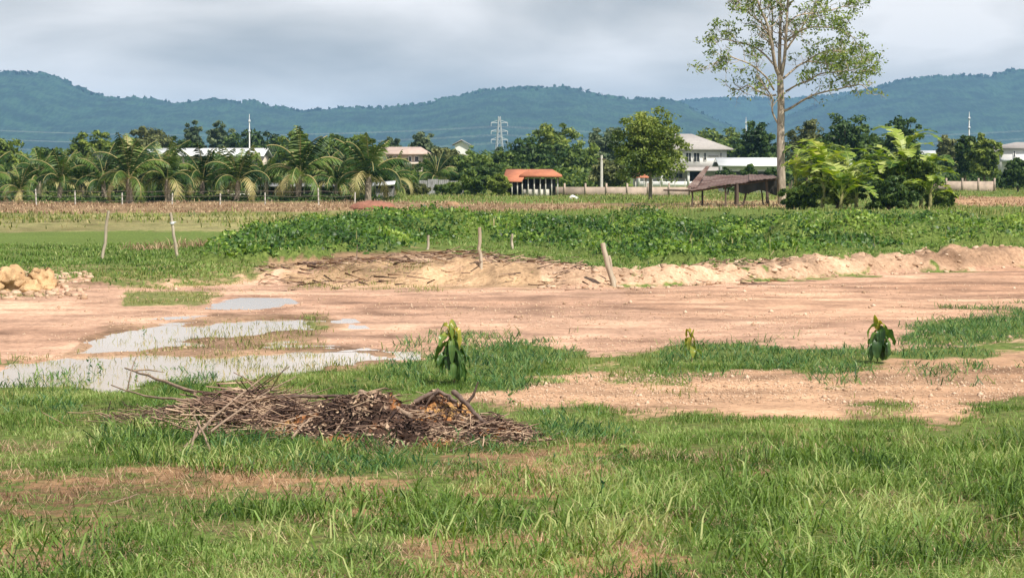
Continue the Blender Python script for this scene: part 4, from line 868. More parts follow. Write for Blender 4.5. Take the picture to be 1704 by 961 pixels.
# ---- transplanted seedlings with hanging leaves
SAP = leafm('seedling_leaf', [(.02, .06, .015), (.07, .15, .035), (.17, .26, .05), (.42, .36, .05)], .35, rough=.35, spec=.5, sc=3, amt=.1)
SAPS = solid('seedling_stem', (.18, .16, .07), (.10, .08, .04), sc=10)
def hang_leaf(p, az, L_, w, droop, tone, g, par, tip=.0, up=(15, 50)):
    n = 10; m = MB(); d = np.array([math.cos(az), math.sin(az), 0]); a = math.radians(g.uniform(*up)); q = p.copy(); pts = [q.copy()]
    for k in range(n):
        q = q + (d * math.cos(a) + np.array([0, 0, 1]) * math.sin(a)) * L_ / n; pts.append(q.copy()); a = max(math.radians(-86), a - droop)
    pts = np.array(pts); side = np.array([-math.sin(az), math.cos(az), 0]); t = np.linspace(0, 1, n + 1); ww = w * np.sin(PI * np.clip(t * .93 + .05, 0, 1)) ** .75
    T_ = unit(np.gradient(pts, axis=0)); nn = np.cross(T_, side); tw = g.normal() * .5
    sd = side * math.cos(tw) + nn * math.sin(tw)
    wave = .18 * w * np.sin(t * 16 + g.random() * 6)
    l = pts + sd * ww[:, None] + nn * (.25 * ww + wave)[:, None]; r = pts - sd * ww[:, None] + nn * (.25 * ww - wave)[:, None]
    l2 = pts + sd * (ww * .5)[:, None] + nn * (.02 * ww)[:, None]; r2 = pts - sd * (ww * .5)[:, None] + nn * (.02 * ww)[:, None]
    v = np.concatenate([l, l2, pts, r2, r]); k = np.arange(n); c = n + 1
    rr = np.clip(tone + tip * (t[:-1] < .4) + g.normal(size=n) * .04, 0, 1)
    for s in range(4): m.add(v, np.stack([k + c * s, k + 1 + c * s, k + 1 + c * (s + 1), k + c * (s + 1)], 1), rr)
    tube(m, pts, np.linspace(.005, .002, n + 1), 4, min(1, tone + .25)); m.build('leaf', SAP, par, smooth=True)
def seedling(label, px, base, top, nl, wid, seed, L_=(.22, .34), lean=0., tone0=0., squash=.8):
    g = np.random.default_rng(seed); q = gp(px, base); Hh = (base - top) * q[1] / F; root = thing('seedling', label, 'young plant', tuple(q), 0, 'wilted seedlings along the track edge'); root.scale = (.7, .7, 1.03)
    m = MB(); tube(m, [(0, 0, -.05), (lean * .4, 0, Hh * .5), (lean, 0, Hh * .85)], [.012, .010, .006], 6); m.build('stem', SAPS, root)
    for i in range(nl):
        f = i / nl; z0 = Hh * (.34 + .58 * f); rad = wid * 1.3 * (1.1 - f); az = i * 2.4 + g.normal() * .3
        hang_leaf(np.array([lean * f + math.cos(az) * rad, math.sin(az) * rad, z0]), az, min(g.uniform(*L_) * (1 - .3 * f), z0 * .98), wid * g.uniform(.8, 1.6) * (1 - .3 * f), g.uniform(.1, .3) if f < .86 else .5, tone0 + .08 + .4 * g.random() + (.4 if f > .8 else 0), g, root, .15 if f > .5 else 0, (-45, 20) if f < .86 else (50, 85))
    for i in range(3):   # a few upright newest leaves
        hang_leaf(np.array([lean * .6, 0, Hh * .62]), i * 2.1 + .6, Hh * g.uniform(.25, .42), wid * .5, .04, .85, g, root, .2, (75, 88))
seedling('largest wilted seedling with big hanging leaves and yellow tip, left of the other two', 757, 640, 540, 30, .052, 1, (.26, .42), -.07)
seedling('smallest wilted seedling at the left end of the grass patch', 1152, 602, 548, 10, .034, 2, (.14, .24), -.03, .3)
seedling('rounded wilted seedling with yellowish top leaves, rightmost of the three', 1460, 604, 532, 20, .062, 3, (.24, .38), .02, .0)

# ---- debris heap in the foreground
HB = [(430, 18.1, .50, .5, .17), (530, 17.6, .45, .45, .20), (610, 17.3, .42, .55, .30), (730, 17.6, .45, .5, .25), (690, 16.9, .35, .35, .14), (820, 17.2, .38, .35, .17), (350, 18.5, .4, .35, .09)]
def heaph(x, y):
    h = 0
    for a in HB: h = np.maximum(h, bumpf(x, y, *a)) + .15 * np.minimum(h, bumpf(x, y, *a))
    return h * (1 + 1.1 * fbm(x, y, .22, 4, 83)) - .035
x0, x1 = -2.9, .45; gx, gy = np.meshgrid(np.linspace(x0, x1, 230), np.linspace(15.7, 19.8, 190)); hz2 = gz(gx, gy) + heaph(gx, gy) + np.abs(fbm(gx, gy, .07, 3, 85)) * .06
ix = np.arange(gx.size).reshape(gx.shape); q_ = np.stack([ix[:-1, :-1], ix[:-1, 1:], ix[1:, 1:], ix[1:, :-1]], -1).reshape(-1, 4)
o0 = np.array([-1.2, 17.5, 0.])
keep = (heaph(gx, gy) > -.025).ravel(); q_ = q_[keep[q_].all(1)]
m, t, o = mat('heap_soil'); ge = N(t, 'ShaderNodeNewGeometry'); a1 = N(t, 'ShaderNodeTexNoise', i_Scale=2.6, i_Detail=4.0); a2 = N(t, 'ShaderNodeTexNoise', i_Scale=45.0, i_Detail=4.0)
for a in (a1, a2): t.links.new(ge.outputs['Position'], a.inputs[0])
ra = ramp(t, [(.40, (.03, .02, .017)), (.50, (.09, .055, .04)), (.56, (.34, .15, .06)), (.66, (.46, .30, .13))]); rb = ramp(t, [(.3, (.45, .45, .45)), (.7, (1.5, 1.4, 1.3))]); t.links.new(a1.outputs[0], ra.inputs[0]); t.links.new(a2.outputs[0], rb.inputs[0])
xx = N(t, 'ShaderNodeMix', data_type='RGBA', blend_type='MULTIPLY'); xx.inputs[0].default_value = 1; t.links.new(ra.outputs[0], xx.inputs[6]); t.links.new(rb.outputs[0], xx.inputs[7])
p = N(t, 'ShaderNodeBsdfPrincipled', i_Roughness=.95); p.inputs['Specular IOR Level'].default_value = .1; t.links.new(xx.outputs[2], p.inputs['Base Color'])
b = N(t, 'ShaderNodeBump', i_Strength=1, i_Distance=.03); t.links.new(a2.outputs[0], b.inputs['Height']); t.links.new(b.outputs[0], p.inputs['Normal']); t.links.new(p.outputs[0], o.inputs[0]); HEAPM = m
heap = thing('debris_heap', 'heap of dark soil, dead roots and dry stalks in the foreground grass', 'heap', tuple(o0))
m = MB(); m.add(np.stack([gx, gy, hz2], -1).reshape(-1, 3) - o0, q_); m.build('soil', HEAPM, heap, smooth=True)
STALK = leafm('dry_stalk', [(.05, .03, .025), (.13, .08, .06), (.32, .21, .15), (.52, .38, .26)], 0, rough=.85, sc=4, amt=.9)
def straws(m, n, cpx, spread, Yc, sy, ln, th, az0, azs, lift, g, hf=None, r0=.5, rs=.25):
    cx = (cpx - CX) / F * Yc; x = cx + g.normal(size=n) * spread; y = Yc + g.normal(size=n) * sy; zz = gz(x, y) + np.clip(heaph(x, y), 0, None) + g.random(n) * lift
    az = az0 + g.normal(size=n) * azs; el = g.normal(size=n) * .22; L_ = g.uniform(*ln, n); d = np.stack([np.cos(az) * np.cos(el), np.sin(az) * np.cos(el), np.sin(el)], 1)
    rr = np.clip(r0 + g.normal(size=n) * rs, 0, 1)
    c = np.stack([x, y, zz], 1) - o0; k = 3; seg = []
    pr = g.normal(size=(n, 3)); s1 = unit(np.cross(d, pr)); s2 = np.cross(d, s1); w = g.uniform(*th, n)[:, None]
    bend = s1 * (L_ * g.normal(size=n) * .08)[:, None]; P0, P1, P2 = c - d * L_[:, None] / 2, c + bend, c + d * L_[:, None] / 2
    rings = []
    for Q, f in ((P0, 1.), (P1, .9), (P2, .4)):
        for a in range(3): rings.append(Q + (s1 * math.cos(a * 2.094) + s2 * math.sin(a * 2.094)) * w * f)
    V = np.stack(rings, 1).reshape(-1, 3); o = (np.arange(n) * 9)[:, None]; F_ = []
    for a in range(2):
        for b in range(3): F_.append(np.concatenate([o + a * 3 + b, o + a * 3 + (b + 1) % 3, o + a * 3 + 3 + (b + 1) % 3, o + a * 3 + 3 + b], 1))
    m.add(V, np.concatenate(F_), np.tile(rr, 6))
g = np.random.default_rng(77); m = MB()
straws(m, 900, 430, .27, 18.0, .26, (.15, .7), (.003, .007), .25, .6, .07, g)
straws(m, 170, 410, .28, 18.0, .25, (.4, 1.0), (.004, .009), .6, .4, .12, g, r0=.6)
straws(m, 230, 580, .32, 17.1, .22, (.05, .28), (.002, .006), .3, 1.5, .04, g, r0=.35)
straws(m, 270, 750, .26, 17.1, .22, (.05, .3), (.002, .007), .3, 1.5, .05, g, r0=.55)
straws(m, 340, 825, .17, 17.0, .2, (.04, .16), (.003, .007), .3, 1.5, .06, g, r0=.65)
straws(m, 420, 300, .28, 18.4, .25, (.1, .45), (.002, .006), .3, .8, .08, g)
tg = m.build('stalk_tangle', STALK, heap); tag(tg, 'tangle of dry brown stalks lying over the soil', kind='stuff')
m = MB(); n = 4500; xs = rng.uniform(-2.2, .25, n); ys = 17.2 + rng.normal(size=n) * .4; hh = heaph(xs, ys); k = hh > 0; xs, ys, hh = xs[k], ys[k], hh[k]
leaves(m, np.stack([xs, ys, gz(xs, ys) + hh + .015], 1) - o0, rng.normal(size=(len(xs), 3)) + [0, 0, 1.], rng.uniform(.012, .035, len(xs)), rng.uniform(.008, .018, len(xs)))
lt = m.build('leaf_litter', STALK, heap); tag(lt, None, kind='stuff')
BRN = solid('pale_branch', (.34, .24, .17), (.17, .12, .085), sc=14, stretch=(1, 1, .3)); BRD = solid('dark_branch', (.20, .14, .11), (.09, .06, .05), sc=14, stretch=(1, 1, .3))
def branch(label, pts, r0, r1, mt, group='large branches on the debris heap', forks=0, name='dead_branch'):
    """pts: place in the photo, distance, in order; made into a bent tapered branch"""
    w = np.array([P(*q) for q in pts]); o0_ = w[0].copy(); k = 5; c = curve(w - o0_, 4); g = np.random.default_rng(int(abs(pts[0][0] * 13 + pts[0][1])))
    c[1:-1] += g.normal(size=(len(c) - 2, 3)) * r0 * .25; m = MB(); tube(m, c, np.linspace(r0, r1, len(c)), 7, wob=.15)
    for f in range(forks):
        i = int(len(c) * (.4 + .5 * g.random())); d = unit(c[i] - c[i - 1] + g.normal(size=3) * .5); L_ = np.linalg.norm(c[-1]) * .25; tube(m, [c[i], c[i] + d * L_ * .5, c[i] + d * L_ + g.normal(size=3) * .03], [r1 * 1.2, r1, r1 * .4], 5)
    return tag(m.build(name, mt, None, tuple(o0_), smooth=True), label, 'branch', group)
branch('long thin branch reaching up left over the puddle', [(325, 652, 18.2), (260, 630, 18.8), (208, 612, 19.3)], .016, .007, BRN, forks=1)
branch('thin branch reaching left along the heap below the puddle branch', [(420, 668, 18.0), (300, 664, 18.0), (240, 660, 18.3), (185, 640, 18.6)], .013, .005, BRN, forks=1)
branch('long dark straight branch lying level across the heap top', [(395, 661, 18.1), (500, 660, 17.9), (608, 658, 17.6)], .016, .012, BRD)
branch('thick pale branch sloping down right on the heap top', [(600, 652, 17.5), (630, 662, 17.35), (655, 677, 17.2), (683, 692, 17.05)], .026, .02, BRN)
branch('dark curved root arching over the right hump', [(755, 652, 17.6), (770, 664, 17.4), (790, 690, 17.2), (812, 705, 17.0)], .022, .012, BRD, forks=2)
branch('dark root bending over the top of the right hump', [(690, 668, 17.4), (715, 655, 17.4), (735, 650, 17.4), (760, 668, 17.3)], .02, .012, BRD, forks=2)
branch('long pale stick leaning down to the bare ground at the left', [(280, 772, 16.2), (330, 720, 16.8), (380, 672, 17.5), (440, 625, 18.0)], .015, .005, BRN, forks=1)
branch('shorter pale stick beside the long leaning one, its foot on bare earth', [(303, 785, 16.0), (318, 745, 16.4), (332, 700, 16.9)], .012, .008, BRN)
branch('thin stick crossing behind the leaning sticks', [(350, 752, 16.4), (338, 718, 16.7), (322, 690, 16.9)], .010, .006, BRN)
branch('second long stick parallel to the leaning pale one', [(350, 718, 16.9), (400, 680, 17.4), (450, 648, 17.9), (492, 626, 18.2)], .010, .004, BRN, forks=1)
branch('pale stick standing out of the dark soil in the middle', [(545, 738, 16.8), (560, 715, 16.9), (572, 696, 17.0)], .010, .006, BRN)
branch('pale stick leaning left of the dark soil', [(485, 730, 16.9), (505, 705, 17.1), (525, 690, 17.2)], .012, .006, BRN)
branch('small bent stick lying on the bare earth below the heap', [(378, 783, 15.9), (410, 772, 16.0), (452, 764, 16.1)], .010, .006, BRN)
branch('crooked stick lying in the grass at the foot of the heap', [(470, 780, 15.7), (495, 770, 15.9), (520, 768, 15.9)], .012, .006, BRN)
branch('short stick lying on the lower left bare patch', [(170, 842, 13.9), (200, 832, 14.0), (228, 822, 14.2)], .008, .004, BRN)
branch('small pale chunk of wood in the grass left of the leaning sticks', [(243, 764, 16.1), (262, 755, 16.15)], .016, .012, BRN)
# ---- branch heap across the track
for i in range(12):
    g = np.random.default_rng(900 + i); a = 520 + i * 28 + g.uniform(-15, 15); yb = 446 + 14 * g.random() + 10 * (a > 700); Y = YG(yb + 6); L_ = g.uniform(45, 150); sl_ = g.normal() * .07 + .05
    z_ = yb - g.uniform(4, 12)
    branch('grey brown cut branch lying in the long heap beyond the track', [(a, z_, Y), (a + L_ * .3, z_ + sl_ * L_ * .3 - 2, Y + g.normal() * .15), (a + L_ * .7, z_ + sl_ * L_ * .7, Y + g.normal() * .2), (a + L_, z_ + sl_ * L_ + 3, Y)], g.uniform(.02, .042), .012, BRD if i % 3 == 0 else BRN, 'branches in the heap beyond the track', 1, 'cut_branch')
m = MB(); n = 900; g = np.random.default_rng(31); px = np.where(g.random(n) < .8, g.uniform(430, 980, n), g.normal(1230, 50, n)); yb = 462 - (px > 1100) * 8 + g.normal(size=n) * 9 - 6 * np.exp(-((px - 760) / 130) ** 2) * 1.5
base = np.array([G(a, b) for a, b in zip(px, yb)]); zz = gz(base[:, 0], base[:, 1]) + g.random(n) * .25 * np.exp(-((px - 740) / 150) ** 2)
az = g.normal(size=n) * .35; L_ = g.uniform(.08, .45, n); d = np.stack([np.cos(az), np.sin(az), g.normal(size=n) * .2], 1); c = np.stack([base[:, 0], base[:, 1], zz + .02], 1)
s1 = unit(np.cross(d, g.normal(size=(n, 3)))); w = g.uniform(.008, .02, n)[:, None]; s2 = unit(np.cross(d, s1))
V = np.stack([c - d * L_[:, None] / 2 - s1 * w, c - d * L_[:, None] / 2 + s1 * w, c + d * L_[:, None] / 2 + s2 * w * .6, c + d * L_[:, None] / 2 - s2 * w * .6], 1).reshape(-1, 3); m.add(V, np.arange(4 * n).reshape(n, 4), g.random(n))
tag(m.build('dry_twigs', STALK), 'dry twigs and straw strewn beyond the track', 'twigs', kind='stuff')
# ---- clods: rocks built as jittered blocks
def rock(m, c, r, g, sub=8):
    th = np.linspace(0, 2 * PI, sub, endpoint=False); vv = []
    for k, f in enumerate((-.8, -.3, .35, .8)):
        rr = math.sqrt(1 - f * f); vv.append(np.stack([rr * np.cos(th) * r[0], rr * np.sin(th) * r[1], np.full(sub, f * r[2])], 1) * (1 + .7 * (g.random((sub, 1)) - .5)))
    v = np.concatenate(vv + [np.array([[0, 0, r[2]]])]) ; ix = np.arange(4 * sub).reshape(4, sub)
    q = np.stack([ix[:-1], np.roll(ix, -1, 1)[:-1], np.roll(ix, -1, 1)[1:], ix[1:]], -1).reshape(-1, 4); m.add(v + c, q, g.random()); m.add(v + c, [[3 * sub + j, 3 * sub + (j + 1) % sub, 4 * sub] for j in range(sub)], .5)
CLAY = solid('orange_clay', (.60, .41, .22), (.34, .20, .10), sc=5, bump=1.0, rough=.95)
for i, (px, base, top, w_) in enumerate(((68, 478, 444, 52), (20, 484, 448, 62), (-35, 484, 442, 80), (45, 486, 466, 50), (82, 482, 470, 24))):
    q = gp(px, base); s = q[1] / F; g = np.random.default_rng(60 + i); H = (base - top) * s; R_ = w_ * s * .5; th = np.linspace(0, 2 * PI, 40, endpoint=False); V = []
    fr = np.linspace(0, 1, 12)
    for f in fr:
        rr = R_ * math.cos(f * PI / 2) ** .6; x_ = np.cos(th) * rr; y_ = np.sin(th) * rr * .9; k_ = 1 + .5 * fbm(x_ + 5 + i, y_ + f * H * 3, .16, 4, 60 + i) * 2.6
        V.append(np.stack([x_ * k_, y_ * k_, np.full(40, H * math.sin(f * PI / 2) - .03) + H * .9 * fbm(x_ + i, y_, .16, 4, 90 + i) * (f > .1) + .10 * (np.abs(fbm(x_ + i, y_ + f, .05, 3, 97)) - .1) * 1.5], 1))
    V = np.concatenate(V); ix = np.arange(480).reshape(12, 40); q2 = np.stack([ix[:-1], np.roll(ix, -1, 1)[:-1], np.roll(ix, -1, 1)[1:], ix[1:]], -1).reshape(-1, 4)
    m = MB(); m.add(V, q2); o_ = m.build('clay_mound', CLAY, None, tuple(q), smooth=False)
    tag(o_, ('tallest orange clay lump, rightmost of the dumped heap', 'orange clay lump in the middle of the dumped heap', 'orange clay lump cut by the left edge', 'low clay lump at the front of the dumped heap', 'smallest clay lump at the right foot of the heap')[i], 'clay lump', 'dumped orange clay at the left edge', None)
m = MB(); g = np.random.default_rng(8)
n = 900
for i in range(n):
    px = g.uniform(900, 1760); yb = np.interp(px, BANKX, BANKY) - g.uniform(-2, 26); q = G(px, yb); r = g.uniform(.015, .05) * (1.7 if g.random() < .08 else 1)
    if i == 0: PX = []; 
    PX.append((q[0], q[1], r))
for i in range(260):
    q = G(g.uniform(-60, 150), g.uniform(455, 496)); PX.append((q[0], q[1], g.uniform(.02, .07)))
PX = np.array(PX); zz = gz(PX[:, 0], PX[:, 1])
for (x_, y_, r), z_ in zip(PX, zz): rock(m, np.array([x_, y_, z_ + r * .2]), (r * g.uniform(.8, 1.6), r, r * g.uniform(.5, .9)), g, 6)
BANKM = leafm('bank_clod', [(.34, .22, .14), (.48, .33, .22), (.64, .48, .35)], 0, rough=.95, sc=.8, amt=.4)
tag(m.build('earth_clods', BANKM), 'loose earth clods along the bank beyond the track', 'clods', kind='stuff')
g = np.random.default_rng(9); n = 26000
pxs = np.where(g.random(n) < .45, g.uniform(-100, 1800, n), g.uniform(740, 1800, n)); pys = np.where(pxs < 760, 470 + 130 * g.random(n), np.where(g.random(n) < .5, 470 + 120 * g.random(n), 608 + 82 * g.random(n)))
GX = np.array([G(a, b) for a, b in zip(pxs, pys)]); x, y = GX[:, 0].copy(), GX[:, 1].copy()
bare = np.maximum(soft(x, y, ROAD, .45), soft(x, y, BAND, .5)) * (1 - np.maximum.reduce([soft(x, y, a, .5) for a, _ in PUD])) * np.clip(.35 + 3 * fbm(x, y, 1.2, 3, 401) + .5 * (y < 25), 0, 1)
k = g.random(n) < bare; x, y = x[k], y[k]; n = len(x); r = g.uniform(.004, .014, n) * (y / 24) ** .5 * np.where(g.random(n) < .03, 2.4, 1)
c = np.stack([x, y, gz(x, y) + r * .2], 1); oc = np.array([[1, 0, 0], [0, 1, 0], [-1, 0, 0], [0, -1, 0], [0, 0, .8], [0, 0, -.8]])
th = g.random(n) * 6.28; R2 = np.stack([np.stack([np.cos(th), -np.sin(th), 0 * th], 1), np.stack([np.sin(th), np.cos(th), 0 * th], 1), np.stack([0 * th, 0 * th, 1 + 0 * th], 1)], 1)
V = np.einsum('nij,nkj->nki', R2, oc[None] * g.uniform(.6, 1.5, (n, 6, 1))) * r[:, None, None] + c[:, None]
tri = np.array([[0, 1, 4], [1, 2, 4], [2, 3, 4], [3, 0, 4], [1, 0, 5], [2, 1, 5], [3, 2, 5], [0, 3, 5]]); m = MB(); m.add(V.reshape(-1, 3), (np.arange(n)[:, None, None] * 6 + tri[None]).reshape(-1, 3), np.repeat(g.random(n), 8))
tag(m.build('gravel', BANKM), 'pebbles and small clods scattered over the bare earth', 'gravel', kind='stuff')
# far heaps
for i, (px, base, w_, h_, mt, lb) in enumerate(((620, 347, 78, 13, solid('red_rubble', (.34, .15, .10), (.20, .09, .06), sc=4, bump=1), 'reddish rubble heap in front of the corrugated hut'), (753, 342, 24, 6, solid('straw_heap', (.36, .22, .12), (.25, .15, .08), sc=4, bump=1), 'small rounded straw heap in the green field'))):
    q = gp(px, base); s = q[1] / F; m = MB(); g = np.random.default_rng(i + 3); th = np.linspace(0, 2 * PI, 36, endpoint=False); V = []
    for f in np.linspace(0, 1, 9):
        rr = w_ * s * .5 * math.cos(f * PI / 2) ** .8; x_ = np.cos(th) * rr; y_ = np.sin(th) * rr * .6; V.append(np.stack([x_, y_, np.full(36, h_ * s * math.sin(f * PI / 2)) * (1 + .8 * fbm(x_ + 3, y_, .4, 3, i))], 1))
    V = np.concatenate(V); ix = np.arange(9 * 36).reshape(9, 36); m.add(V, np.stack([ix[:-1], np.roll(ix, -1, 1)[:-1], np.roll(ix, -1, 1)[1:], ix[1:]], -1).reshape(-1, 4)); tag(m.build('rubble_heap' if i == 0 else 'straw_heap', mt, None, tuple(q)), lb, 'heap')

# ================================================================== GRASS AND WEEDS (uncountable)
GR1 = leafm('grass_fresh', [(.03, .075, .015), (.11, .19, .035), (.22, .34, .085), (.45, .48, .20)], .35, rough=.5, spec=.25, sc=1.1, amt=.8)
GR2 = leafm('grass_dark', [(.018, .06, .02), (.055, .145, .045), (.13, .25, .08), (.26, .33, .10)], .35, rough=.45, spec=.35, sc=1.5, amt=.4)
GR3 = leafm('grass_yellow', [(.09, .13, .03), (.16, .21, .05), (.26, .29, .08), (.40, .34, .16)], .3, rough=.5, sc=1.2, amt=.6)
DRY = leafm('grass_dry', [(.16, .10, .06), (.36, .24, .15), (.60, .46, .29)], .2, rough=.8, sc=.5, amt=.5)
WEEDM = leafm('weed_leaf', [(.02, .055, .010), (.07, .15, .02), (.16, .27, .035), (.32, .42, .09)], .3, rough=.45, spec=.35, sc=.45, amt=.7)
WEEDD = leafm('weed_leaf_dark', [(.014, .045, .010), (.05, .12, .02), (.13, .23, .035)], .25, rough=.45, spec=.35, sc=.6, amt=.4)
def scatter(n, y0, y1, pw=2.0, margin=1.12, g=rng):
    """points on the ground of the view wedge; pw 2 = even per square metre, lower = denser near"""
    u_ = g.random(n); y = (y0 ** pw + u_ * (y1 ** pw - y0 ** pw)) ** (1 / pw); x = (g.random(n) * 2 - 1) * (.2217 * 1.04 * y + 1.5); return x, y
def fld(poly, x, y, wob=.8): return soft(x, y, poly, wob, 3)
def mx_(polys, x, y, wob=.8): return np.maximum.reduce([fld(q, x, y, wob) for q in polys])
# bare zones knock out grass
def barez(x, y):
    b = np.maximum(fld(ROAD, x, y, .8), fld(BAND, x, y, .9)); b = np.maximum(b, mx_([a for a, _ in PUD], x, y, .4)); return b
def dense(x, y, sc, s, lo=.0, k=3.): return np.clip(.5 + k * fbm(x, y, sc, 4, s) + lo, 0, 1)
def nearplants(x, y):
    r = 1.
    for a, b in ((757, 634), (1152, 602), (1460, 600)):
        q = G(a, b); r = r * (1 - .93 * np.exp(-(((x - q[0]) / .3) ** 2 + ((y - q[1] + .9) / 1.4) ** 2) ** 2))
    return r
def hole(x, y): return np.clip(heaph(x, y) * 30, 0, 1) if True else 0
# 1 short turf, near
x, y = scatter(400000, 10.2, 24, 1.2); pxx, pyy = proj(x, y)
d = (1 - barez(x, y)) * (pyy > 600) * (1 - .8 * mx_(BARE, x, y, 2.2)) * (.08 + .92 * dense(x, y, .5, 301, -.03, 6.)) * (1 - .8 * fld([(-300, 768), (760, 765), (720, 850), (300, 868), (-300, 885)], x, y, 1.)) * (1 - hole(x, y)); k = rng.random(len(x)) < d; x, y = x[k], y[k]; n = len(x)
m = MB(); blades(m, np.stack([x, y, gz(x, y) - .005], 1), rng.uniform(.02, .07, n) * (.5 + 1.0 * (fbm(x, y, .6, 3, 302) + .5)), rng.uniform(.004, .008, n), rng.uniform(.2, 1.1, n), np.clip(rng.normal(.5, .2, n) + fbm(x, y, 1.3, 3, 304) * .6, 0, 1))
tag(m.build('short_grass', GR1), 'short sparse turf covering the near ground', 'grass', kind='stuff')
# 2 tall foreground grass in tussocks
x, y = scatter(150000, 9.2, 17.5, 1.3); pxx, pyy = proj(x, y)
reg = [(-300, 890), (80, 880), (300, 862), (420, 850), (560, 830), (720, 830), (840, 790), (1000, 800), (1100, 780), (1200, 770), (1330, 745), (1480, 735), (1560, 720), (1620, 700), (1704, 680), (2300, 660), (2300, 1200), (-300, 1200)]
d = fld(reg, x, y, .8) * (1 - .75 * mx_(BARE, x, y, 2.2)) * dense(x, y, .4, 311, -.02, 5.5) * (.55 + .45 * dense(x, y, 1.6, 312, .1)); k = rng.random(len(x)) < d; x, y = x[k], y[k]; n = len(x)
hgt = rng.uniform(.05, .21, n) * (.5 + 1.4 * (fbm(x, y, .6, 3, 313) + .35))
hgt *= np.interp(x / y, [-.22, -.03, .05, .2], [.72, .8, .9, 1.1])
m = MB(); blades(m, np.stack([x, y, gz(x, y) - .01], 1), hgt, rng.uniform(.005, .013, n), rng.uniform(.1, 1.5, n), np.clip(rng.normal(.5, .22, n) + fbm(x, y, 1.3, 3, 314) * .5, 0, 1))
tag(m.build('tall_grass', GR1), 'tall fresh green grass in the near foreground', 'grass', kind='stuff')
x, y = scatter(8500, 9.2, 16.5, 1.2); d = fld(reg, x, y, .8) * (1 - .6 * mx_(BARE, x, y, 1.)) * dense(x, y, .7, 317, -.1, 5.); k = rng.random(len(x)) < d; x, y = x[k], y[k]; n = len(x)
m = MB(); blades(m, np.stack([x, y, gz(x, y) - .01], 1), rng.uniform(.12, .28, n), rng.uniform(.007, .014, n), rng.uniform(.3, 1.7, n), np.clip(rng.normal(.6, .25, n), 0, 1))
tag(m.build('coarse_grass', GR1), 'longest broad grass blades arching over the near foreground', 'grass', kind='stuff')
# straw mixed in the foreground
x, y = scatter(90000, 10, 17, 1.4); reg = BARE + [[(1250, 720), (1650, 700), (1650, 740), (1250, 760)]]
d = np.maximum(mx_(reg, x, y, 2.0) * .35 * dense(x, y, .5, 321, .1, 5.), dense(x, y, .5, 322, -.12, 4.) * .45) * (pyy[0] > 0) * (1 - barez(x, y)) * (1 - hole(x, y)); k = rng.random(len(x)) < d; x, y = x[k], y[k]; n = len(x)
m = MB(); blades(m, np.stack([x, y, gz(x, y)], 1), rng.uniform(.03, .10, n), rng.uniform(.003, .006, n), rng.uniform(.6, 2.2, n), None)
tag(m.build('dry_grass', DRY), 'dry yellow straw lying between the green grass', 'dry grass', kind='stuff')
# 3 dark tussock patches
x, y = scatter(240000, 14, 38, 1.4); k = (rng.random(len(x)) < mx_(TUFTS, x, y, 1.9) * (.15 + .85 * dense(x, y, .4, 331, .12, 4)) * (1 - .92 * hole(x, y)) * nearplants(x, y)); x, y = x[k], y[k]; n = len(x)
m = MB(); blades(m, np.stack([x, y, gz(x, y) - .01], 1), rng.uniform(.03, .17, n) * (.5 + 1.1 * (fbm(x, y, .5, 3, 333) + .4)), rng.uniform(.006, .014, n), rng.uniform(.4, 2.0, n), None)
tag(m.build('grass_tussocks', GR2), 'dark green grass tussocks around the seedlings and the debris heap', 'grass', kind='stuff')
x, y = scatter(60000, 14.5, 19.5, 1.4); fr_ = [(150, 705), (250, 692), (330, 706), (420, 738), (520, 762), (600, 772), (560, 800), (430, 795), (280, 778), (160, 745)]
k = rng.random(len(x)) < fld(fr_, x, y, .9) * (.2 + .8 * dense(x, y, .35, 335, .1, 4)); x, y = x[k], y[k]; n = len(x)
m = MB(); blades(m, np.stack([x, y, gz(x, y) - .01], 1), rng.uniform(.05, .20, n) * (.4 + 1.6 * (fbm(x, y, .35, 3, 336) + .3)), rng.uniform(.006, .012, n), rng.uniform(.2, 1.4, n), None)
tag(m.build('heap_grass', GR1), 'taller grass growing up against the near left side of the debris heap', 'grass', kind='stuff')
# 4 pale tufts on the track and in the water
x, y = scatter(160000, 18, 46, 1.3); reg = PALE + [[(100, 600), (300, 575), (560, 545), (540, 560), (560, 590), (640, 600), (560, 625), (430, 632), (380, 610), (240, 602)], [(0, 600), (100, 596), (90, 612), (0, 610)], [(440, 470), (700, 452), (740, 480), (560, 482)], [(100, 462), (420, 448), (420, 474), (130, 478)]]
d = mx_(reg, x, y, 1.2) * dense(x, y, .45, 341, .02, 5.); d = np.maximum(d, mx_([a for a, _ in PUD[:2]], x, y, .5) * .22 * dense(x, y, .5, 344, -.1, 6)); k = rng.random(len(x)) < d; x, y = x[k], y[k]; n = len(x)
m = MB(); blades(m, np.stack([x, y, gz(x, y) - .005], 1), rng.uniform(.03, .11, n), rng.uniform(.005, .011, n), rng.uniform(.1, 1.3, n), None)
tag(m.build('marsh_grass', GR3), 'yellowish grass poking through the puddles and track edge', 'grass', kind='stuff')
# sparse tufts over everything between
x, y = scatter(60000, 18, 40, 1.5); d = (1 - barez(x, y)) * (1 - hole(x, y)) * dense(x, y, .9, 351, .15); k = rng.random(len(x)) < d; x, y = x[k], y[k]; n = len(x)
m = MB(); blades(m, np.stack([x, y, gz(x, y) - .005], 1), rng.uniform(.03, .09, n), rng.uniform(.006, .012, n), rng.uniform(.2, 1.3, n), None)
tag(m.build('pasture_grass', GR3), 'light green pasture grass beyond the debris heap', 'grass', kind='stuff')
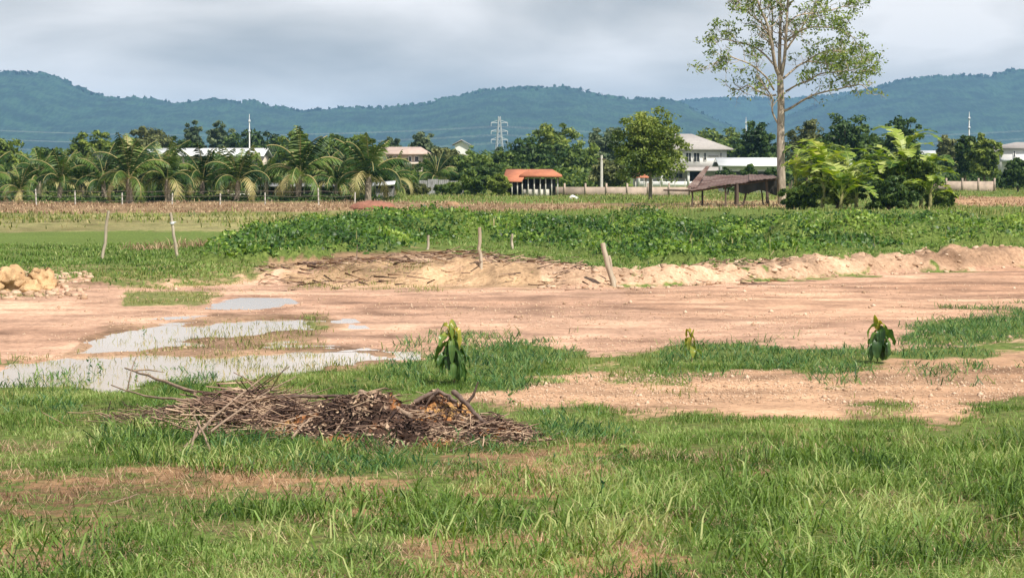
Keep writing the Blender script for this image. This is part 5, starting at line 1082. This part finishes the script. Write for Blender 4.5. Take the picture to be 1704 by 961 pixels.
# 5 verge and weeds
x, y = scatter(200000, 38, 84, 1.6); wv = weedh(x, y) * (y > 45) * (y < 90); vr = fld(VERGE, x, y, .6); b = barez(x, y)
d = np.maximum(vr * .8, fld(WEED, x, y, .5)) * (1 - b); k = rng.random(len(x)) < d; x, y, wv = x[k], y[k], wv[k]; n = len(x)
m = MB(); blades(m, np.stack([x, y, gz(x, y) + wv * .8 - .01], 1), rng.uniform(.02, .13, n) * (.4 + 1.2 * (fbm(x, y, 1.2, 3, 361) + .4)), rng.uniform(.015, .03, n), rng.uniform(.2, 1.2, n), np.clip(rng.normal(.5, .2, n) + fbm(x, y, 4, 3, 364) * .6, 0, 1))
tag(m.build('verge_grass', GR1), 'green grass along the verge beyond the track', 'grass', kind='stuff')
x, y = scatter(330000, 46, 84, 1.5); wv = weedh(x, y) * (y < 90); wm_ = np.maximum(fld(WEED, x, y, .5), np.clip(wv * 9 - .6, 0, 1)); dk = np.maximum(mx_(DARKWEED, x, y, .6), np.clip(.5 + 7 * (fbm(x, y, 2.2, 3, 377) - .07), 0, 1)); dk = (dk > rng.random(len(x)) * .7 + .15) * 1.
k = (rng.random(len(x)) < np.clip(wm_ * np.clip(wv * 3.2 + .1, 0, 1) * (.2 + .8 * dense(x, y, 1.1, 371, .12, 5)), 0, 1)) & (wv > .03); x, y, wv, dk = x[k], y[k], wv[k], dk[k]
def wl(sel, name, mt, label):
    xs, ys, ws = x[sel], y[sel], wv[sel]; n = len(xs); zz = gz(xs, ys) + ws * .8 + rng.random(n) ** 1.5 * (.10 + .22 * np.clip(fbm(xs, ys, .7, 3, 373) + .3, 0, 1))
    m = MB(); leaves(m, np.stack([xs, ys, zz], 1), rng.normal(size=(n, 3)) * .8 + [0, -.5, .8], rng.uniform(.022, .085, n), rng.uniform(.014, .05, n), np.clip(rng.normal(.5, .25, n) + fbm(xs, ys, 1.0, 3, 375) * 1.0, 0, 1))
    tag(m.build(name, mt), label, 'weeds', kind='stuff')
wl(dk < .5, 'weed_thicket', WEEDM, 'bright green leafy weeds in a long band across the middle')
wl(dk >= .5, 'dark_weed_thicket', WEEDD, 'darker denser weeds in the thickest mounds of the band')
# taller single stalks out of the weeds
x, y = scatter(5000, 50, 90, 1.6); k = rng.random(len(x)) < fld(WEED, x, y, .5) * .6; x, y = x[k], y[k]; n = len(x); m = MB()
blades(m, np.stack([x, y, gz(x, y) + weedh(x, y) * .8 * (y < 90)], 1), rng.uniform(.15, .5, n), rng.uniform(.015, .03, n), rng.uniform(.05, .5, n), None); tag(m.build('weed_stalks', GR3), 'thin pale stalks rising above the weed band', 'weeds', kind='stuff')
# 6 field growth: stubble, dry strip
x, y = scatter(150000, 80, 260, 1.5); pxx, pyy = proj(x, y)
dry = np.maximum(fld([(-3000, 330), (640, 338), (1000, 342), (1000, 352), (640, 358), (-3000, 364)], x, y, .35), np.maximum(fld([(1560, 331), (5000, 331), (5000, 347), (1560, 347)], x, y, .4), fld([(1150, 336), (1330, 336), (1330, 350), (1150, 350)], x, y, .4)))
k = rng.random(len(x)) < dry * dense(x, y, 3., 392, .1, 4); xs, ys = x[k], y[k]; n = len(xs); m = MB(); blades(m, np.stack([xs, ys, gz(xs, ys)], 1), rng.uniform(.04, .28, n) * (.3 + 1.5 * (fbm(xs, ys, 2.5, 3, 391) + .35)), rng.uniform(.03, .06, n), rng.uniform(.2, 1.4, n), None); tag(m.build('reddish_stubble', DRY), 'reddish brown dry grass strip in front of the palms', 'dry grass', kind='stuff')
k = (dry < .3) & (rng.random(len(x)) < dense(x, y, 3, 381, .0, 4) * .8) & ~((pyy > 386) & (pyy < 411) & (pxx < 400)); xs, ys = x[k], y[k]; n = len(xs); m = MB(); blades(m, np.stack([xs, ys, gz(xs, ys)], 1), rng.uniform(.08, .3, n), rng.uniform(.03, .07, n), rng.uniform(.2, 1., n), None); tag(m.build('field_grass', GR3), 'green grass of the far fields', 'grass', kind='stuff')
# yellow straw heap by the second stake
for (px, py, lb) in ((325, 412, 'dry yellow straw tuft right of the stake with the white tie'), (255, 416, 'dry yellow straw tuft left of the stake with the white tie')):
    q = gp(px, py); n = 150; g = np.random.default_rng(px); a = np.stack([g.normal(size=n) * .35, g.normal(size=n) * .3, np.zeros(n)], 1); m = MB(); blades(m, a, g.uniform(.1, .4, n), g.uniform(.012, .025, n), g.uniform(.3, 1.5, n), None, g); tag(m.build('straw_tuft', DRY, None, tuple(q)), lb, 'straw tuft')
# small broadleaf weeds by the seedlings and foreground stems
m = MB(); g = np.random.default_rng(4)
for (px, py, h) in ((1005, 850, .33), (1035, 790, .25), (850, 670, .15), (225, 640, .2), (240, 560, .12), (150, 640, .25), (165, 628, .2), (590, 655, .12)):
    q = gp(px, py); n = 14; tube(m, [q, q + [g.normal() * .03, 0, h * .5], q + [g.normal() * .06, 0, h]], [.003, .0025, .0015], 4, .6)
    t_ = g.random((n, 1)); leaves(m, q + t_ * [0, 0, h] + g.normal(size=(n, 3)) * .012, g.normal(size=(n, 3)) + [0, -.4, .5], g.uniform(.012, .028, n), g.uniform(.006, .014, n), None, g)
tag(m.build('stray_weeds', GR2), 'scattered thin weed stems rising above the turf', 'weeds', kind='stuff')
